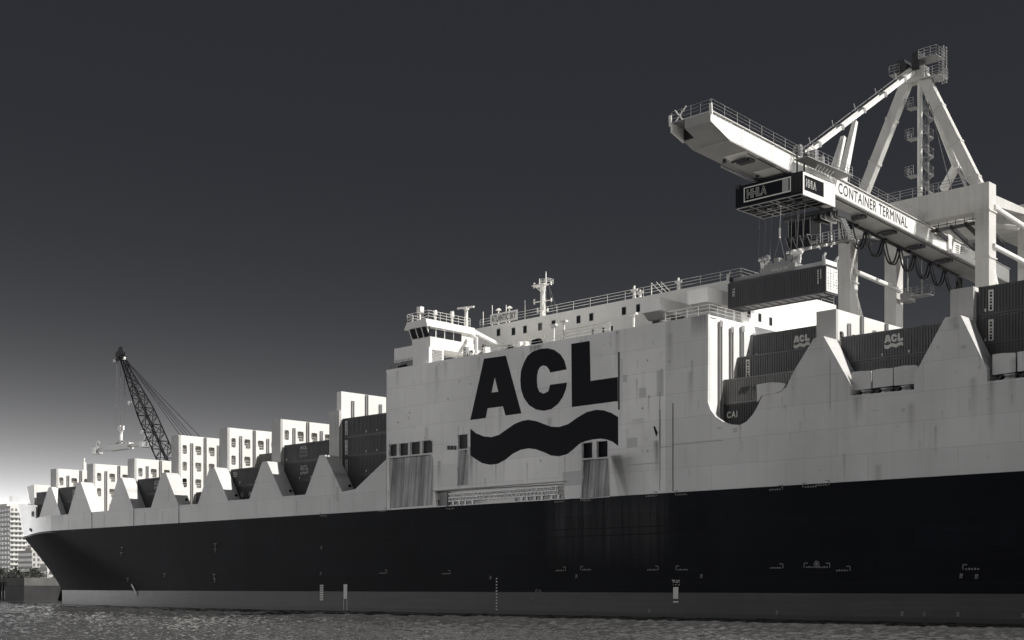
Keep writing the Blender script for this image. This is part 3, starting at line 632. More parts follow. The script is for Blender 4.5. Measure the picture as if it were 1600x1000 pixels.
# big side emblem
Q = lambda pts: [xz(720 + a / 4.168, 500 + b / 4.168) for a, b in pts]
LET_A = Q([(152,252),(293,232),(395,608),(292,622),(275,562),(175,575),(162,638),(62,652)]); LET_AH = Q([(222,372),(245,467),(200,473)])
LET_C = Q([(690,322),(583,342),(575,322),(560,303),(540,295),(520,303),(505,325),(497,360),(496,400),(500,440),(512,468),(540,480),(570,465),(582,422),(692,407),(685,450),(665,500),(635,545),(590,580),(540,592),(490,583),(445,555),(410,505),(393,450),(388,390),(393,330),(410,280),(435,235),(470,205),(520,188),(565,184),(610,195),(650,225),(675,265)])
LET_L = Q([(720,155),(840,136),(845,397),(1022,372),(1022,528),(724,567)])
WAVE = Q([(63,708),(100,738),(150,758),(200,763),(250,748),(300,712),(350,677),(400,657),(440,650),(490,658),(540,677),(590,695),(640,697),(700,678),(760,635),(820,600),(880,585),(930,588),(980,605),(1025,632),(1025,820),(990,793),(950,778),(910,773),(860,778),(810,790),(770,808),(730,845),(690,875),(640,888),(590,883),(540,860),(490,842),(440,836),(390,845),(340,870),(290,910),(240,937),(190,943),(140,932),(95,905),(63,880)])
for p, hs in ((LET_A, [LET_AH]), (LET_C, []), (LET_L, []), (WAVE, [])):
    MB().plate(p, -.022, -.004, holes=hs).build('side_emblem' if p is WAVE else 'side_letter', M['black'], ship)
def emblem_mesh(w__, h__, mat):           # the same emblem at container size, flat in x-z
    allp = LET_A + LET_C + LET_L + WAVE; x0 = min(p[0] for p in allp); x1 = max(p[0] for p in allp); z0 = min(p[1] for p in allp); z1 = max(p[1] for p in allp)
    f = lambda l: [((a-x0)/(x1-x0)*w__, (b-z0)/(z1-z0)*h__) for a, b in l]
    m = MB(); m.plate(f(LET_A), -.012, -.002, holes=[f(LET_AH)]); m.plate(f(LET_C), -.012, -.002); m.plate(f(LET_L), -.012, -.002)
    wv = f(WAVE); m.plate(wv, -.012, -.002); return m.mesh('container_emblem', mat)
# plating seams and rubbing pieces
def seam(x, y0, y1, w__=.05, mat='grey'):
    p = at(x, y0, 0); q = at(x, y1, 0); MB().box(p.x - w__/2, p.x + w__/2, -.02, -.003, q.z, p.z).build('plate_seam', M[mat], ship)
seam(1031, 612, 767, .06); seam(1051.5, 630, 768, .1, 'dark'); seam(1031.2, 640, 700, .1, 'dark'); seam(1297, 560, 640, .04); seam(603.8, 582, 796, .06); seam(967, 550, 640, .22, 'shutter')
for (xa, xb, py) in ((1052, 1130, 695), (980, 1031, 727), (1031, 1052, 699)):
    p = at(xa, py, 0); q = at(xb, py, 0); MB().box(p.x, q.x, -.015, -.003, p.z - .03, p.z + .03).build('plate_seam', M['grey'], ship)
p = at(1017, 688, 0); q = at(1030, 664, 0)
MB().box(p.x, q.x, -.03, -.004, p.z, q.z - .05).build('drain_plate', M['white'], ship); MB().plate([(p.x + .35, q.z - .1), (p.x + .55, q.z - .1), (q.x - .15, p.z + .7), (q.x - .35, p.z + .3)], -.05, -.031).build('drain_slot', M['black'], ship)
for k in range(3): p = at(700 + 5 * k, 703, 0); MB().box(p.x, p.x + .3, -.15, -.005, p.z, p.z + .5).build('tread_step', M['dark'], ship)
for px, py in ((1004,638),(1012,705),(664,684),(1046,565),(1012,563),(964,520),(1015,620),(735,600),(700,623),(622,660),(640,645),(845,720)):
    p = at(px, py, 0); MB().tube((p.x, -.02, p.z), (p.x, -.004, p.z), .11, n=6).build('scupper', M['grey'], ship)
# rub rails on the black hull
for z in (9.55, 8.75):
    MB().box(-150, 58, -.05, -.003, z - .05, z + .05).build('rub_rail', M['black'], ship)
MB().box(-95, 58, -.09, -.003, 3.45, 3.62).build('rub_rail', M['black'], ship)
# painted marks
def mark(parts, name='hull_mark'):
    m = MB()
    for x0, z0, x1, z1 in parts: m.box(min(x0,x1), max(x0,x1), -.024, -.006, min(z0,z1), max(z0,z1))
    return tag(m.build(name, M['mark'] if name == 'hull_mark' else M['letter'], ship), kind='stuff')
def bracket(px, py, flip=1, up=1, txt=True):
    p = at(px, py, 0); a, z = p.x, p.z
    l = [(a, z, a + .08*flip, z + .45*up), (a, z + .39*up, a + .42*flip, z + .47*up)]
    if txt:
        for k in range(5): l.append((a + (.25 + .27*k)*flip, z - .02, a + (.42 + .27*k)*flip, z + .10 + .04*(k % 2)))
    mark(l)
for px, py, fl in ((604,799,-1),(697,796,1),(882,784,-1),(907,783,1),(1027,775,-1),(1055,774,1),(1223,765,-1),(1254,762,1),(1296,758,-1),(500,807,1),(884,892,-1),(907,891,1),(1029,891,-1),(1056,891,1),(1224,888,-1),(1256,887,1),(1297,887,-1),(1329,892,-1),(1504,890,1),(605,896,-1),(704,897,-1)):
    bracket(px, py, fl)
for px, py in ((191,862),(337,858),(501,858),(335,905),(190,862),(500,898),(1499,903),(1523,904),(899,903),(1094,903),(1013,957),(1212,960),(1407,962),(1442,963),(1494,963),(1596,965),(830,939),(765,905)):
    yy = 0
    if px < 400: continue
    p = at(px, py, 0); mark([(p.x, p.z, p.x + .28, p.z + .09), (p.x + .05, p.z + .14, p.x + .15, p.z + .38), (p.x + .2, p.z + .14, p.x + .3, p.z + .38)])
p = at(1052, 906, 0); write('TUG', (p.x - .15, -.008, p.z - .55), 1.0, .55, M['letter'], ship, bold=.02)
q = at(1052.5, 943, 0); mark([(p.x, q.z + .5, p.x + .65, p.z - .75), (p.x, q.z + .1, p.x + .65, q.z + .25)], 'draught_board')
for a, t0, t1 in ((500, 911, 938), (537, 913, 953)):
    p = at(a, t0, 0); q = at(a, t1, 0)
    if a == 500: mark([(p.x, q.z + k*.24, p.x + .75, q.z + k*.24 + .15) for k in range(9)], 'draught_board')
    else: mark([(p.x, p.z - 1.9, p.x + .75, p.z), (p.x, q.z, p.x + .1, p.z - 1.95), (p.x + .65, q.z, p.x + .75, p.z - 1.95)], 'draught_board')
p = at(775, 905, 0); mark([(p.x, p.z - k*.36, p.x + .22, p.z - k*.36 + .13) for k in range(11)], 'draught_board')
for px, py, r in ((1276, 881, .26), (839, 923, .15), (844, 923, .15), (830, 939, .15)):
    p = at(px, py, 0); m = MB(); n = 18
    for k in range(n):
        a0 = 2*math.pi*k/n; a1 = 2*math.pi*(k+1)/n; m.tube((p.x + r*math.cos(a0), -.02, p.z + r*math.sin(a0)), (p.x + r*math.cos(a1), -.02, p.z + r*math.sin(a1)), .045, n=4)
    if r > .2: m.box(p.x - .12, p.x + .12, -.03, -.006, p.z - .14, p.z + .14)
    m.build('load_mark', M['mark'], ship)
# marks on the curved bow
def hull_y(x, z):
    k = min(1, max(0, (z - 2.6) / (ZB - 2.6))) ** 1.15
    pts = [(a[0]*k + b[0]*(1-k), a[1]*k + b[1]*(1-k)) for a, b in zip(dk, wlp)]
    for a, b in zip(pts, pts[1:]):
        if a[0] <= x <= b[0]: return max(0, a[1] + (b[1]-a[1]) * (x - a[0]) / (b[0] - a[0]))
    return 0
def on_hull(px, py):
    Y = 0
    for _ in range(12): p = at(px, py, Y); Y = .5 * Y + .5 * hull_y(p.x, p.z)
    p = at(px, py, Y); return Vector((p.x, hull_y(p.x, p.z) - .05, p.z))
for px, py in ((191,856),(337,850),(337,858),(190,864),(258,897),(200,904),(336,905),(335,898)):
    p = on_hull(px, py); MB().box(p.x - .35, p.x + .35, p.y - .04, p.y, p.z, p.z + .1).box(p.x - .06, p.x + .06, p.y - .04, p.y, p.z - .5, p.z - .08).build('hull_mark', M['mark'], ship)
a = on_hull(206, 913); b = on_hull(215, 930); MB().beam(a, b, .12, .3).build('draught_board', M['letter'], ship)

# ------------------------------------------------------------------ containers
CL, CW = 12.19, 2.438
def corr_mesh(hc, mat, name):
    m = MB(); pit, dep = .278, .075
    def strip(n, f):
        prof = []
        for k in range(n):
            b = k * pit; prof += [(b, 0), (b + .10, 0), (b + .139, dep), (b + .239, dep)]
        prof.append((n * pit, 0)); vv = []
        for u, d in prof: vv += [f(u, d, 0), f(u, d, 1)]
        m.add(vv, [(2*i, 2*i+2, 2*i+3, 2*i+1) for i in range(len(prof) - 1)])
    n = 43; x0 = (CL - n*pit)/2; z0, z1 = .16, hc - .12
    strip(n, lambda u, d, t: (x0 + u, .03 + d, z0 + (z1-z0)*t)); strip(n, lambda u, d, t: (x0 + u, CW - .03 - d, z0 + (z1-z0)*t))
    n2 = 8; y0 = (CW - n2*pit)/2
    strip(n2, lambda u, d, t: (.03 + d, y0 + u, z0 + (z1-z0)*t))
    m.add([(CL-.05, .1, z0), (CL-.05, CW-.1, z0), (CL-.05, CW-.1, z1), (CL-.05, .1, z1)], [(0,1,2,3)])
    m.add([(.05, .05, hc-.03), (CL-.05, .05, hc-.03), (CL-.05, CW-.05, hc-.03), (.05, CW-.05, hc-.03)], [(0,1,2,3)])
    m.add([(.05, .05, .1), (CL-.05, .05, .1), (CL-.05, CW-.05, .1), (.05, CW-.05, .1)], [(0,3,2,1)])
    return m.mesh(name, mat)
def frame_mesh(hc, mat):
    m = MB()
    for y in (0, CW - .12):
        m.box(.17, CL - .17, y, y + .12, .02, .16); m.box(.17, CL - .17, y, y + .12, hc - .12, hc - .01)
        for x in (0, CL - .16): m.box(x, x + .16, y, y + .12, .12, hc - .12)
    for x in (0, CL - .16): m.box(x, x + .16, .13, CW - .13, .02, .16); m.box(x, x + .16, .13, CW - .13, hc - .14, hc - .01)
    for k in range(12): m.box(.6 + k, .68 + k, .13, CW - .13, .03, .15)
    return m.mesh('frame', mat)
def casting_mesh():
    return MB().box(0, .18, -.012, .165, 0, .12).mesh('corner_casting', M['dark'])
cast = casting_mesh()
def door_mesh(hc, mat):
    m = MB(); m.box(CL - .045, CL - .01, .14, CW/2 - .015, .18, hc - .15); m.box(CL - .045, CL - .01, CW/2 + .015, CW - .14, .18, hc - .15)
    for y in (.42, .85, CW - .85, CW - .42): m.tube((CL + .015, y, .1), (CL + .015, y, hc - .08), .025, n=5); m.box(CL - .005, CL + .06, y - .08, y + .16, 1.0, 1.06)
    for z in (.55, 1.15, 1.75): m.box(CL - .009, CL + .004, .2, CW/2 - .1, z - .02, z + .02); m.box(CL - .009, CL + .004, CW/2 + .1, CW - .2, z - .02, z + .02)
    return m.mesh('door', mat)
CACHE = {}
def container(x, y, z, colour, label, hc=2.59, logo=None, group='containers stacked on the ship'):
    key = (colour, hc)
    if key not in CACHE: CACHE[key] = (corr_mesh(hc, C_[colour], 'wall_panels'), frame_mesh(hc, C_[colour]), door_mesh(hc, C_[colour]))
    t = thing('shipping_container', (x, y, z), label, 'container', group)
    b, f, d = CACHE[key]; T = Matrix.Translation((x, y, z))
    link('wall_panels', b, t, T); link('frame', f, t, T); link('door', d, t, T)
    for cx in (0, CL - .18):
        for cz in (0, hc - .12): link('corner_casting', cast, t, Matrix.Translation((x + cx, y - .001, z + cz)))
    return t
emb = emblem_mesh(1.9, 1.3, M['letter']); emb_dim = emblem_mesh(1.9, 1.35, paint('faded_lettering', (.38, .375, .37), .6, .3, .5, 3))
def put_emblem(t, me, dx, dz):
    p = t.location; link('emblem', me, t, Matrix.Translation((p.x + dx, p.y + .028, p.z + dz)))
def side_text(t, s, dx, dz, w__, h__, mat='letter', bold=.01):
    p = t.location; return write(s, (p.x + dx, p.y + .022, p.z + dz), w__, h__, M[mat], t, bold=bold)
def id_strip(t, dx=.55):
    p = t.location; o = MB().box(p.x + dx, p.x + dx + .46, p.y - .005, p.y + .03, p.z + .35, p.z + 2.2).build('id_strip', M['letter'], t)
    d = MB()
    for k, s_ in enumerate((.3, .18, .22, .15, .25, .2)): d.box(p.x + dx + .13, p.x + dx + .33, p.y - .012, p.y - .006, p.z + .45 + k*.28, p.z + .45 + k*.28 + s_*.8)
    tag(d.build('id_characters', M['black'], o), kind='stuff')
def tick(t, dx, dz):
    p = t.location; MB().box(p.x + dx, p.x + dx + .14, p.y + .0, p.y + .028, p.z + dz, p.z + dz + .25).build('small_sticker', M['letter'], t)
ROW = lambda k: 2.66 + 2.5 * k
TL = [15.47 + 2.61 * k for k in range(5)]; TR = [19.22 + 2.61 * k for k in range(5)]
HID = 'dark container at the bottom of an inboard stack, mostly hidden'
def bay(X): return X + .36
# forward bays, from the bow
container(bay(-233.9), ROW(1), TL[0], 'slate', 'lower container at the bow just behind the white breakwater')
container(bay(-233.9), ROW(1), TL[1], 'charcoal', 'upper container at the bow just behind the white breakwater')
container(bay(-220.5), ROW(0), TL[0], 'charcoal', 'lower dark container between the first two teeth at the bow')
t = container(bay(-220.5), ROW(0), TL[1], 'charcoal', 'upper dark container with faint emblem between the first two teeth'); put_emblem(t, emb_dim, 4.9, .75)
container(bay(FIN[1]), ROW(0), TL[0], 'charcoal', 'lower dark container in the bay left of the lattice jib foot')
t = container(bay(FIN[1]), ROW(0), TL[1], 'charcoal', 'upper dark container with faded emblem left of the lattice jib foot'); put_emblem(t, emb_dim, 5.0, .75)
container(bay(FIN[2]), ROW(1), TL[0], 'charcoal', 'single low dark container below the tall windowed bulkhead')
t = container(bay(FIN[3]), ROW(0), TL[0], 'night', 'dark container with two big white letters U A behind the bulwark'); side_text(t, 'U', 2.5, 1.0, .62, .66, bold=.02); side_text(t, 'A', 4.5, 1.05, .72, .66, bold=.02); tick(t, 2.6, .45)
t = container(bay(FIN[3]), ROW(0), TL[1], 'charcoal', 'dark container with tiny white print, on top of the one lettered U A')
for k in range(3): side_text(t, ('UACU', '524', '45G1')[k], .5, 1.95 - .28*k, 1.1, .2, bold=0)
tick(t, 2.2, .4); tick(t, 6.2, .4)
for k in range(2): container(bay(FIN[3]), ROW(2), TL[k], 'slate', HID, group='hidden containers under the inboard stacks')
t = container(bay(FIN[3]), ROW(2), TL[2], 'pale', 'pale grey container standing inboard and higher than its neighbours')
p = t.location; m = MB()
for k in range(2): m.plate([(p.x + 4.4 + k*.9, p.z + .7), (p.x + 5.1 + k*.9, p.z + .7), (p.x + 5.6 + k*.9, p.z + 1.7), (p.x + 4.9 + k*.9, p.z + 1.7)], p.y + .0, p.y + .028)
m.build('emblem', M['dark'], t); side_text(t, 'U', 7.6, .8, .8, .9, 'dark', .02)
container(bay(FIN[4]), ROW(0), TL[0], 'charcoal', 'lowest of three dark containers left of the four-high stack')
t = container(bay(FIN[4]), ROW(0), TL[1], 'charcoal', 'middle of three dark containers, with pale emblem, left of the four-high stack'); put_emblem(t, emb_dim, 3.7, .75); tick(t, 3.5, .25); tick(t, 6.1, .25)
t = container(bay(FIN[4]), ROW(0), TL[2], 'charcoal', 'topmost of three dark containers, with scraped-off emblem, left of the four-high stack'); put_emblem(t, emblem_mesh(1.9, 1.35, C_['night']), 3.6, .55); side_text(t, 'ACL', 3.75, 1.75, 1.5, .4); tick(t, .5, .4)
for k, nm in enumerate(('bottom', 'second lowest', 'third lowest', 'topmost')):
    t = container(bay(FIN[5]), ROW(0), TL[k], 'charcoal', nm + ' container of the four-high stack left of the superstructure')
    id_strip(t, .6); tick(t, 4.9, .35); tick(t, 7.1, .35)
# near bays
t = container(-78.66, ROW(0), TR[0], 'night', 'black container with white CAI lettering at the bottom of the curved opening'); side_text(t, 'CAI', .35, 1.2, 1.3, .68, bold=.035)
t = container(-78.66, ROW(0), TR[1], 'pale', 'pale container with dark emblem and lettering above the black one')
p = t.location; m = MB()
for k in range(2):
    ox = p.x + 1.75 + k*.5; oz = p.z + .9
    m.plate([(ox, oz), (ox + .3, oz), (ox + .42, oz + .25), (ox + .7, oz + .28), (ox + .7, oz + .42), (ox + .9, oz + .72), (ox + .42, oz + .72), (ox + .05, oz + .3)], p.y + .0, p.y + .028)
m.build('emblem', M['dark'], t); side_text(t, 'Hapag-Lloyd', 3.3, .95, 4.2, .66, 'dark', .012)
for k in range(2): container(-78.66, ROW(1), TR[k], 'slate', HID, group='hidden containers under the inboard stacks')
t = container(-78.66, ROW(1), TR[2], 'slate', 'dark corrugated container with white strip above the pale lettered container'); id_strip(t, 1.0)
for k in range(3): container(-78.66, ROW(2), TR[k], 'slate', HID, group='hidden containers under the inboard stacks')
t = container(-78.66, ROW(2), TR[3], 'slate', 'highest dark container in front of the white wall, with white emblem'); put_emblem(t, emb, 5.1, .55); tick(t, .55, .35); tick(t, 4.7, .1)
container(-65.2, ROW(0), TR[0], 'slate', 'bottom container hidden behind the roller flaps')
container(-65.2, ROW(0), TR[1], 'slate', 'dark container seen just above the roller flaps between two large teeth')
t = container(-65.2, ROW(0), TR[2], 'slate', 'dark container with white emblem between the two large teeth'); put_emblem(t, emb, 4.5, .85); tick(t, 4.2, .25); tick(t, 6.9, .25)
for k, nm in enumerate(('bottom', 'third from top', 'second from top', 'topmost')):
    t = container(-51.6, ROW(0), TR[k], 'charcoal', nm + ' container of the tall stack at the right edge')
    if k > 1: id_strip(t, .9); tick(t, .55, .35)

# ------------------------------------------------------------------ ship-to-shore crane
LX0, LX1, LY0, LY1 = -86.95, -68.75, 42.0, 54.0
crane = thing('gantry_crane', (-77.85, 48, 5.2), 'pale ship-to-shore gantry crane reaching its boom over the ship', 'crane')
CR, CWh = M['crane'], M['crane_white']
for x in (LX0, LX1):
    for y in (LY0, LY1):
        MB().beam((x, y + .0, 6.2), (x, y, 50.9), 1.7, 1.9, up=(0,1,0)).build('leg', CR, crane)
        MB().box(x - 3.2, x + 3.2, y - .6, y + .6, 5.2, 6.4).build('bogie', M['dark'], crane)
for y in (LY0, LY1):
    MB().box(LX0 + .86, LX1 - .86, y - .85, y + .85, 47.7, 50.95).build('portal_beam', CR, crane)
    MB().box(LX0 + .86, LX1 - .86, y - .5, y + .5, 9, 10.6).build('sill_beam', CR, crane)
for x in (LX0, LX1):
    MB().plate([(LY0 + .96, 48.6), (LY0 + .96, 50.0), (LY1 - 1.0, 50.2), (LY1 - 1.0, 49.5)], x - .3, x + .3, axis='X').build('side_beam', CR, crane)
    MB().tube((x + .9, LY0, 43.5), (x + .9, LY1, 43.0), .32, n=10).build('side_tie', CWh, crane)
    MB().tube((x + .5, LY0 + .5, 40.8), (x + .5, LY1 - .5, 22), .42, n=10).build('side_brace', CWh, crane)
MB().tube(at(1455, 341, 50), at(1592, 356, 50), .28, n=8).build('plan_brace', CWh, crane)
MB().tube(atx(1553, 323, -67.9), atx(1610, 360, -67.9), .3, n=8).build('plan_brace', CWh, crane)
for x in (LX0, LX1):
    for z in (18, 31, 42, 47.5): MB().box(x - .98, x + .98, LY0 - 1.06, LY0 + 1.06, z, z + .16).build('splice_plate', CR, crane)
# A-frame
AX, AY, AZ = -77.85, 42.3, 66.3
for x, k in ((LX0 + 1.0, -1), (LX1 - 1.0, 1)): MB().beam((AX + k*.9, AY, AZ), (x, LY0 + .2, 51.0), 1.25, 1.0, up=(0,1,0)).build('a_frame_leg', CR, crane)
MB().box(AX - 1.5, AX + 1.5, AY - .7, AY + .7, AZ - .9, AZ + .8).build('apex_block', CR, crane)
JJ = at(1495, 259, 50)
MB().tube((AX + .6, AY + 1.0, AZ - .5), JJ, .5, .55, 10).build('back_stay', CR, crane)
MB().beam(JJ, at(1474, 296, 51.5), .9, .7).build('back_stay_foot', CWh, crane)
MB().beam(JJ + Vector((.2, .3, 0)), at(1526, 289, 52.5), .9, .7).build('back_stay_foot', CWh, crane)
MB().tube(JJ, at(1510, 293, 51.5), .2).build('back_stay_foot', M['steel'], crane)
for x, k in ((LX0 + 1.0, -1), (LX1 - 1.0, 1)):
    p = Vector((AX + k*.9, AY, AZ)); q = Vector((x, LY0 + .2, 51.0)); d_ = (q - p)
    for f in (.3, .62, .93): MB().beam(p + d_*f, p + d_*(f + .016), 1.4, 1.15, up=(0,1,0)).build('splice_plate', CR, crane)
# stair mast under the apex
smx, smy = AX + .5, AY + .2
MB().tube((smx, smy, 51), (smx, smy, AZ - .5), .3, n=12).build('stair_mast', CWh, crane)
st = MB()
for k in range(120):
    a = k * .33; z = 51.2 + k * .12
    if z > AZ - 1: break
    st.beam((smx + 1.15, smy, z), (smx + 1.15 + .62*math.cos(a), smy + .62*math.sin(a), z), .18, .035)
    st.tube((smx + 1.15 + .62*math.cos(a), smy + .62*math.sin(a), z), (smx + 1.15 + .62*math.cos(a), smy + .62*math.sin(a), z + .95), .018, n=3)
    st.tube((smx + 1.15 + .62*math.cos(a), smy + .62*math.sin(a), z + .95), (smx + 1.15 + .62*math.cos(a + .33), smy + .62*math.sin(a + .33), z + 1.07), .022, n=3)
st.tube((smx + 1.15, smy, 51), (smx + 1.15, smy, AZ - 1), .06, n=6)
for z in range(53, 66, 3): st.beam((smx, smy, z), (smx + 1.15, smy, z), .08)
st.build('spiral_stairs', M['steel'], crane)
for z in (54.0, 58.6, 62.4):
    MB().box(smx - 1.5, smx - .3, smy - .6, smy + .6, z - .04, z + .02).build('stair_landing', M['steel'], crane); railing([(smx - 1.6, smy - .9, z), (smx - .4, smy - .9, z)], M['steel'], crane, step=.6); railing([(smx - 1.6, smy - .9, z), (smx - 1.6, smy + .9, z)], M['steel'], crane, step=.9)
MB().path([(AX + 1.4, AY, AZ - 2), (AX + 4.6, AY + .4, 51)], .05).build('ladder_cable', M['rope'], crane)
# apex platforms
for x0_, x1_, z in ((AX - 3.0, AX - 1.6, AZ + .6), (AX + .9, AX + 3.2, AZ + 1.6), (AX + 1.0, AX + 3.6, AZ - .9)):
    MB().box(x0_, x1_, AY - 1.0, AY + 1.3, z - .08, z).build('apex_platform', M['steel'], crane)
    railing([(x0_, AY - 1, z), (x1_, AY - 1, z), (x1_, AY + 1.3, z), (x0_, AY + 1.3, z)], M['steel'], crane, step=.75, r=.035)
MB().box(AX - 2.0, AX - 1.0, AY - .9, AY + .9, AZ + .5, AZ + 2.1).box(AX + .0, AX + .9, AY - .9, AY + .9, AZ + .4, AZ + 2.6).tube((AX - 1.4, AY - .95, AZ + 1.2), (AX - 1.4, AY + .95, AZ + 1.2), .7, n=14).build('apex_sheave', M['dark'], crane)
cage = MB()
for x in (AX + 3.3, AX + 3.9):
    for y in (AY - .4, AY + .4): cage.tube((x, y, AZ - 1.8), (x, y, AZ + 2.6), .045, n=4)
for k in range(12): z = AZ - 1.7 + k*.38; cage.path([(AX + 3.3, AY - .4, z), (AX + 3.9, AY - .4, z), (AX + 3.9, AY + .4, z), (AX + 3.3, AY + .4, z)], .035, 4)
cage.build('ladder_cage', M['steel'], crane)
# boom
BX0, BX1 = -79.4, -76.3
def boom_top(y): return 49.85 - (y + 3) * .0525
BY0, BY1 = -3.0, 66.0
def boom_z(y, d): return boom_top(y) - d
prof = [(BY0 + 0, boom_top(BY0)), (BY1, boom_top(BY1)), (BY1, boom_z(BY1, 1.85)), (BY0 + 3.2, boom_z(BY0 + 3.2, 1.85)), (BY0, boom_z(BY0, .95))]
boom = MB().plate(prof, BX0, BX1 - .02, axis='X').build('boom', M['crane_under_shade'], crane)
# web skin panels on the lit side
seams = [BY0 + .02, 2.5, 8, 14, 20.2, 45.5, 51, BY1]
for a, b in zip(seams, seams[1:]):
    pts = [(a + .01, boom_z(a, .06)), (b - .01, boom_z(b, .06)), (b - .01, boom_z(b, 1.8)), (max(a, BY0 + 3.1) + .01 if a > BY0 + 1 else BY0 + 3.1, boom_z(max(a, BY0 + 3.1), 1.8))]
    if a < BY0 + 1: pts.append((a + .01, boom_z(a, .92)))
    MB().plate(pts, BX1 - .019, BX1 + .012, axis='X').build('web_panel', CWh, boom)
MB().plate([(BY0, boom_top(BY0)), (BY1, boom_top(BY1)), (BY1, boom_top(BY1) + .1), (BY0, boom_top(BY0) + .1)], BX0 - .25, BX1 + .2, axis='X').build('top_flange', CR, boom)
MB().plate([(BY0 + 3.2, boom_z(BY0 + 3.2, 1.86)), (BY1, boom_z(BY1, 1.86)), (BY1, boom_z(BY1, 1.98)), (BY0 + 3.2, boom_z(BY0 + 3.2, 1.98))], BX0 - .3, BX1 + .06, axis='X').build('bottom_flange', M['crane_under_shade'], boom)
# wider head at the tip: flush box on the far side, recessed front between two cheek plates
hp_ = [(BY0 + 1.9, boom_z(BY0 + 1.9, .12)), (17.5, boom_z(17.5, .12)), (17.5, boom_z(17.5, 1.82)), (BY0 + 3.3, boom_z(BY0 + 3.3, 1.82)), (BY0 + 1.9, boom_z(BY0 + 1.9, 1.42))]
MB().plate(hp_, BX0 - 1.45, BX0 - .002, axis='X').build('tip_box', M['crane_under_shade'], boom)
MB().plate([(BY0 - .1, boom_z(BY0, .05)), (BY0 + 1.95, boom_z(BY0 + 1.95, .05)), (BY0 + 1.95, boom_z(BY0 + 1.95, 1.44)), (BY0 - .1, boom_z(BY0, .95))], BX0 - 1.7, BX0 - 1.45, axis='X').build('tip_cheek', CWh, boom)
MB().box(BX0 - 1.44, BX0 - .01, BY0 + 1.8, BY0 + 1.89, boom_z(BY0, 1.35), boom_z(BY0, .2)).build('tip_recess', M['dark'], boom)
MB().plate([(BY0 - .1, boom_z(BY0, -.02)), (17.5, boom_z(17.5, -.02)), (17.5, boom_z(17.5, .1)), (BY0 - .1, boom_z(BY0, .1))], BX0 - 1.8, BX0 - .26, axis='X').build('tip_walkway', M['grey'], boom)
for a_, b_ in ((3.4, 5.9), (9.0, 12.5)): MB().plate([(a_, boom_z(a_, 1.985)), (b_, boom_z(b_, 1.985)), (b_, boom_z(b_, 2.0)), (a_, boom_z(a_, 2.0))], BX0 + .1, BX1 - .1, axis='X').build('underside_panel', CWh, boom)
MB().plate([(5, boom_z(5, 2.1)), (17, boom_z(17, 2.1)), (17, boom_z(17, 2.3)), (5, boom_z(5, 2.3))], BX0 - 1.3, BX0 - 1.1, axis='X').build('tip_rope_guide', M['grey'], boom)
railing([(BX1 + .15, BY0, boom_top(BY0) + .1), (BX1 + .15, 30, boom_top(30) + .1), (BX1 + .15, 52, boom_top(52) + .1)], M['steel'], boom, step=2.2, r=.035)
railing([(BX0 - 1.6, BY0, boom_top(BY0)), (BX1, BY0, boom_top(BY0) + .1)], M['steel'], boom, step=1.2, r=.03)
for x in (BX0 - 1.75, BX1 + .1): MB().beam((x, BY0, boom_z(BY0, .3)), (x, BY0 - .1, boom_top(BY0) + .75), .16, .3).build('tip_post', CWh, boom)
MB().beam((BX0 - 1.6, BY0 + .5, boom_top(BY0) + .15), (BX0 - .2, BY0 + .5, boom_top(BY0) + 1.5), .1).beam((BX0 - .6, BY0 + .5, boom_top(BY0) + .15), (BX0 - 1.6, BY0 + .5, boom_top(BY0) + 1.4), .1).build('tip_frame', CWh, boom)
for y in (5.5, 12, 21.3, 28.5, 35.8, 43.0, 50.5): MB().box(BX0 + .6, BX0 + 2.3, y - .5, y + .5, boom_z(y, 2.28), boom_z(y, 1.99)).tube((BX0 + .4, y - .9, boom_z(y, 2.2)), (BX0 + 2.2, y - .9, boom_z(y, 2.2)), .14).build('rope_support', M['dark'], boom)
# festoon rail and cable loops
MB().plate([(17, boom_z(17, 2.0)), (58, boom_z(58, 2.0)), (58, boom_z(58, 2.28)), (17, boom_z(17, 2.28))], BX0 - .45, BX0 - .2, axis='X').build('festoon_rail', M['dark'], boom)
fest = [atx(1313, 338, BX0 - .3).y] + [atx(a, b, BX0 - .3).y for a, b in ((1329,346),(1353,358),(1380,369),(1405,383),(1429,394),(1453,406),(1476,416),(1500,428))] + [57.5]
for a, b in zip(fest, fest[1:]):
    for k in range(2):
        m = MB(); dx = -.1 + k * .34; pts = []
        for i in range(13):
            f = i / 12; pts.append((BX0 - .3 + dx, a + .12 + (b - a - .24) * f + .1 * (k - 1), boom_z(a + (b-a)*f, 2.35) - (2.3 + .12*k) * (1 - abs(2*f - 1) ** 2.2)))
        m.path(pts, .115, 6).build('festoon_cable', M['cable'], crane)
    MB().box(BX0 - .5, BX0 - .1, a - .15, a + .15, boom_z(a, 2.6), boom_z(a, 2.28)).build('cable_carriage', M['dark'], crane)
for y in seams[1:-1]:
    MB().box(BX1 + .012, BX1 + .06, y - .12, y + .12, boom_z(y, 1.75), boom_z(y, .1)).build('splice_plate', CWh, boom)
for y in (4, 10, 24, 31, 38, 44, 52): MB().tube((BX0 - .1, y, boom_z(y, 2.0)), (BX0 - .1, y, boom_z(y, 2.35)), .16, .24, 8).build('flood_lamp', M['dark'], boom)
MB().path([(BX1 - .4, y, boom_z(y, 2.05)) for y in (4, 20, 40, 60)], .05).build('conduit', M['dark'], boom)
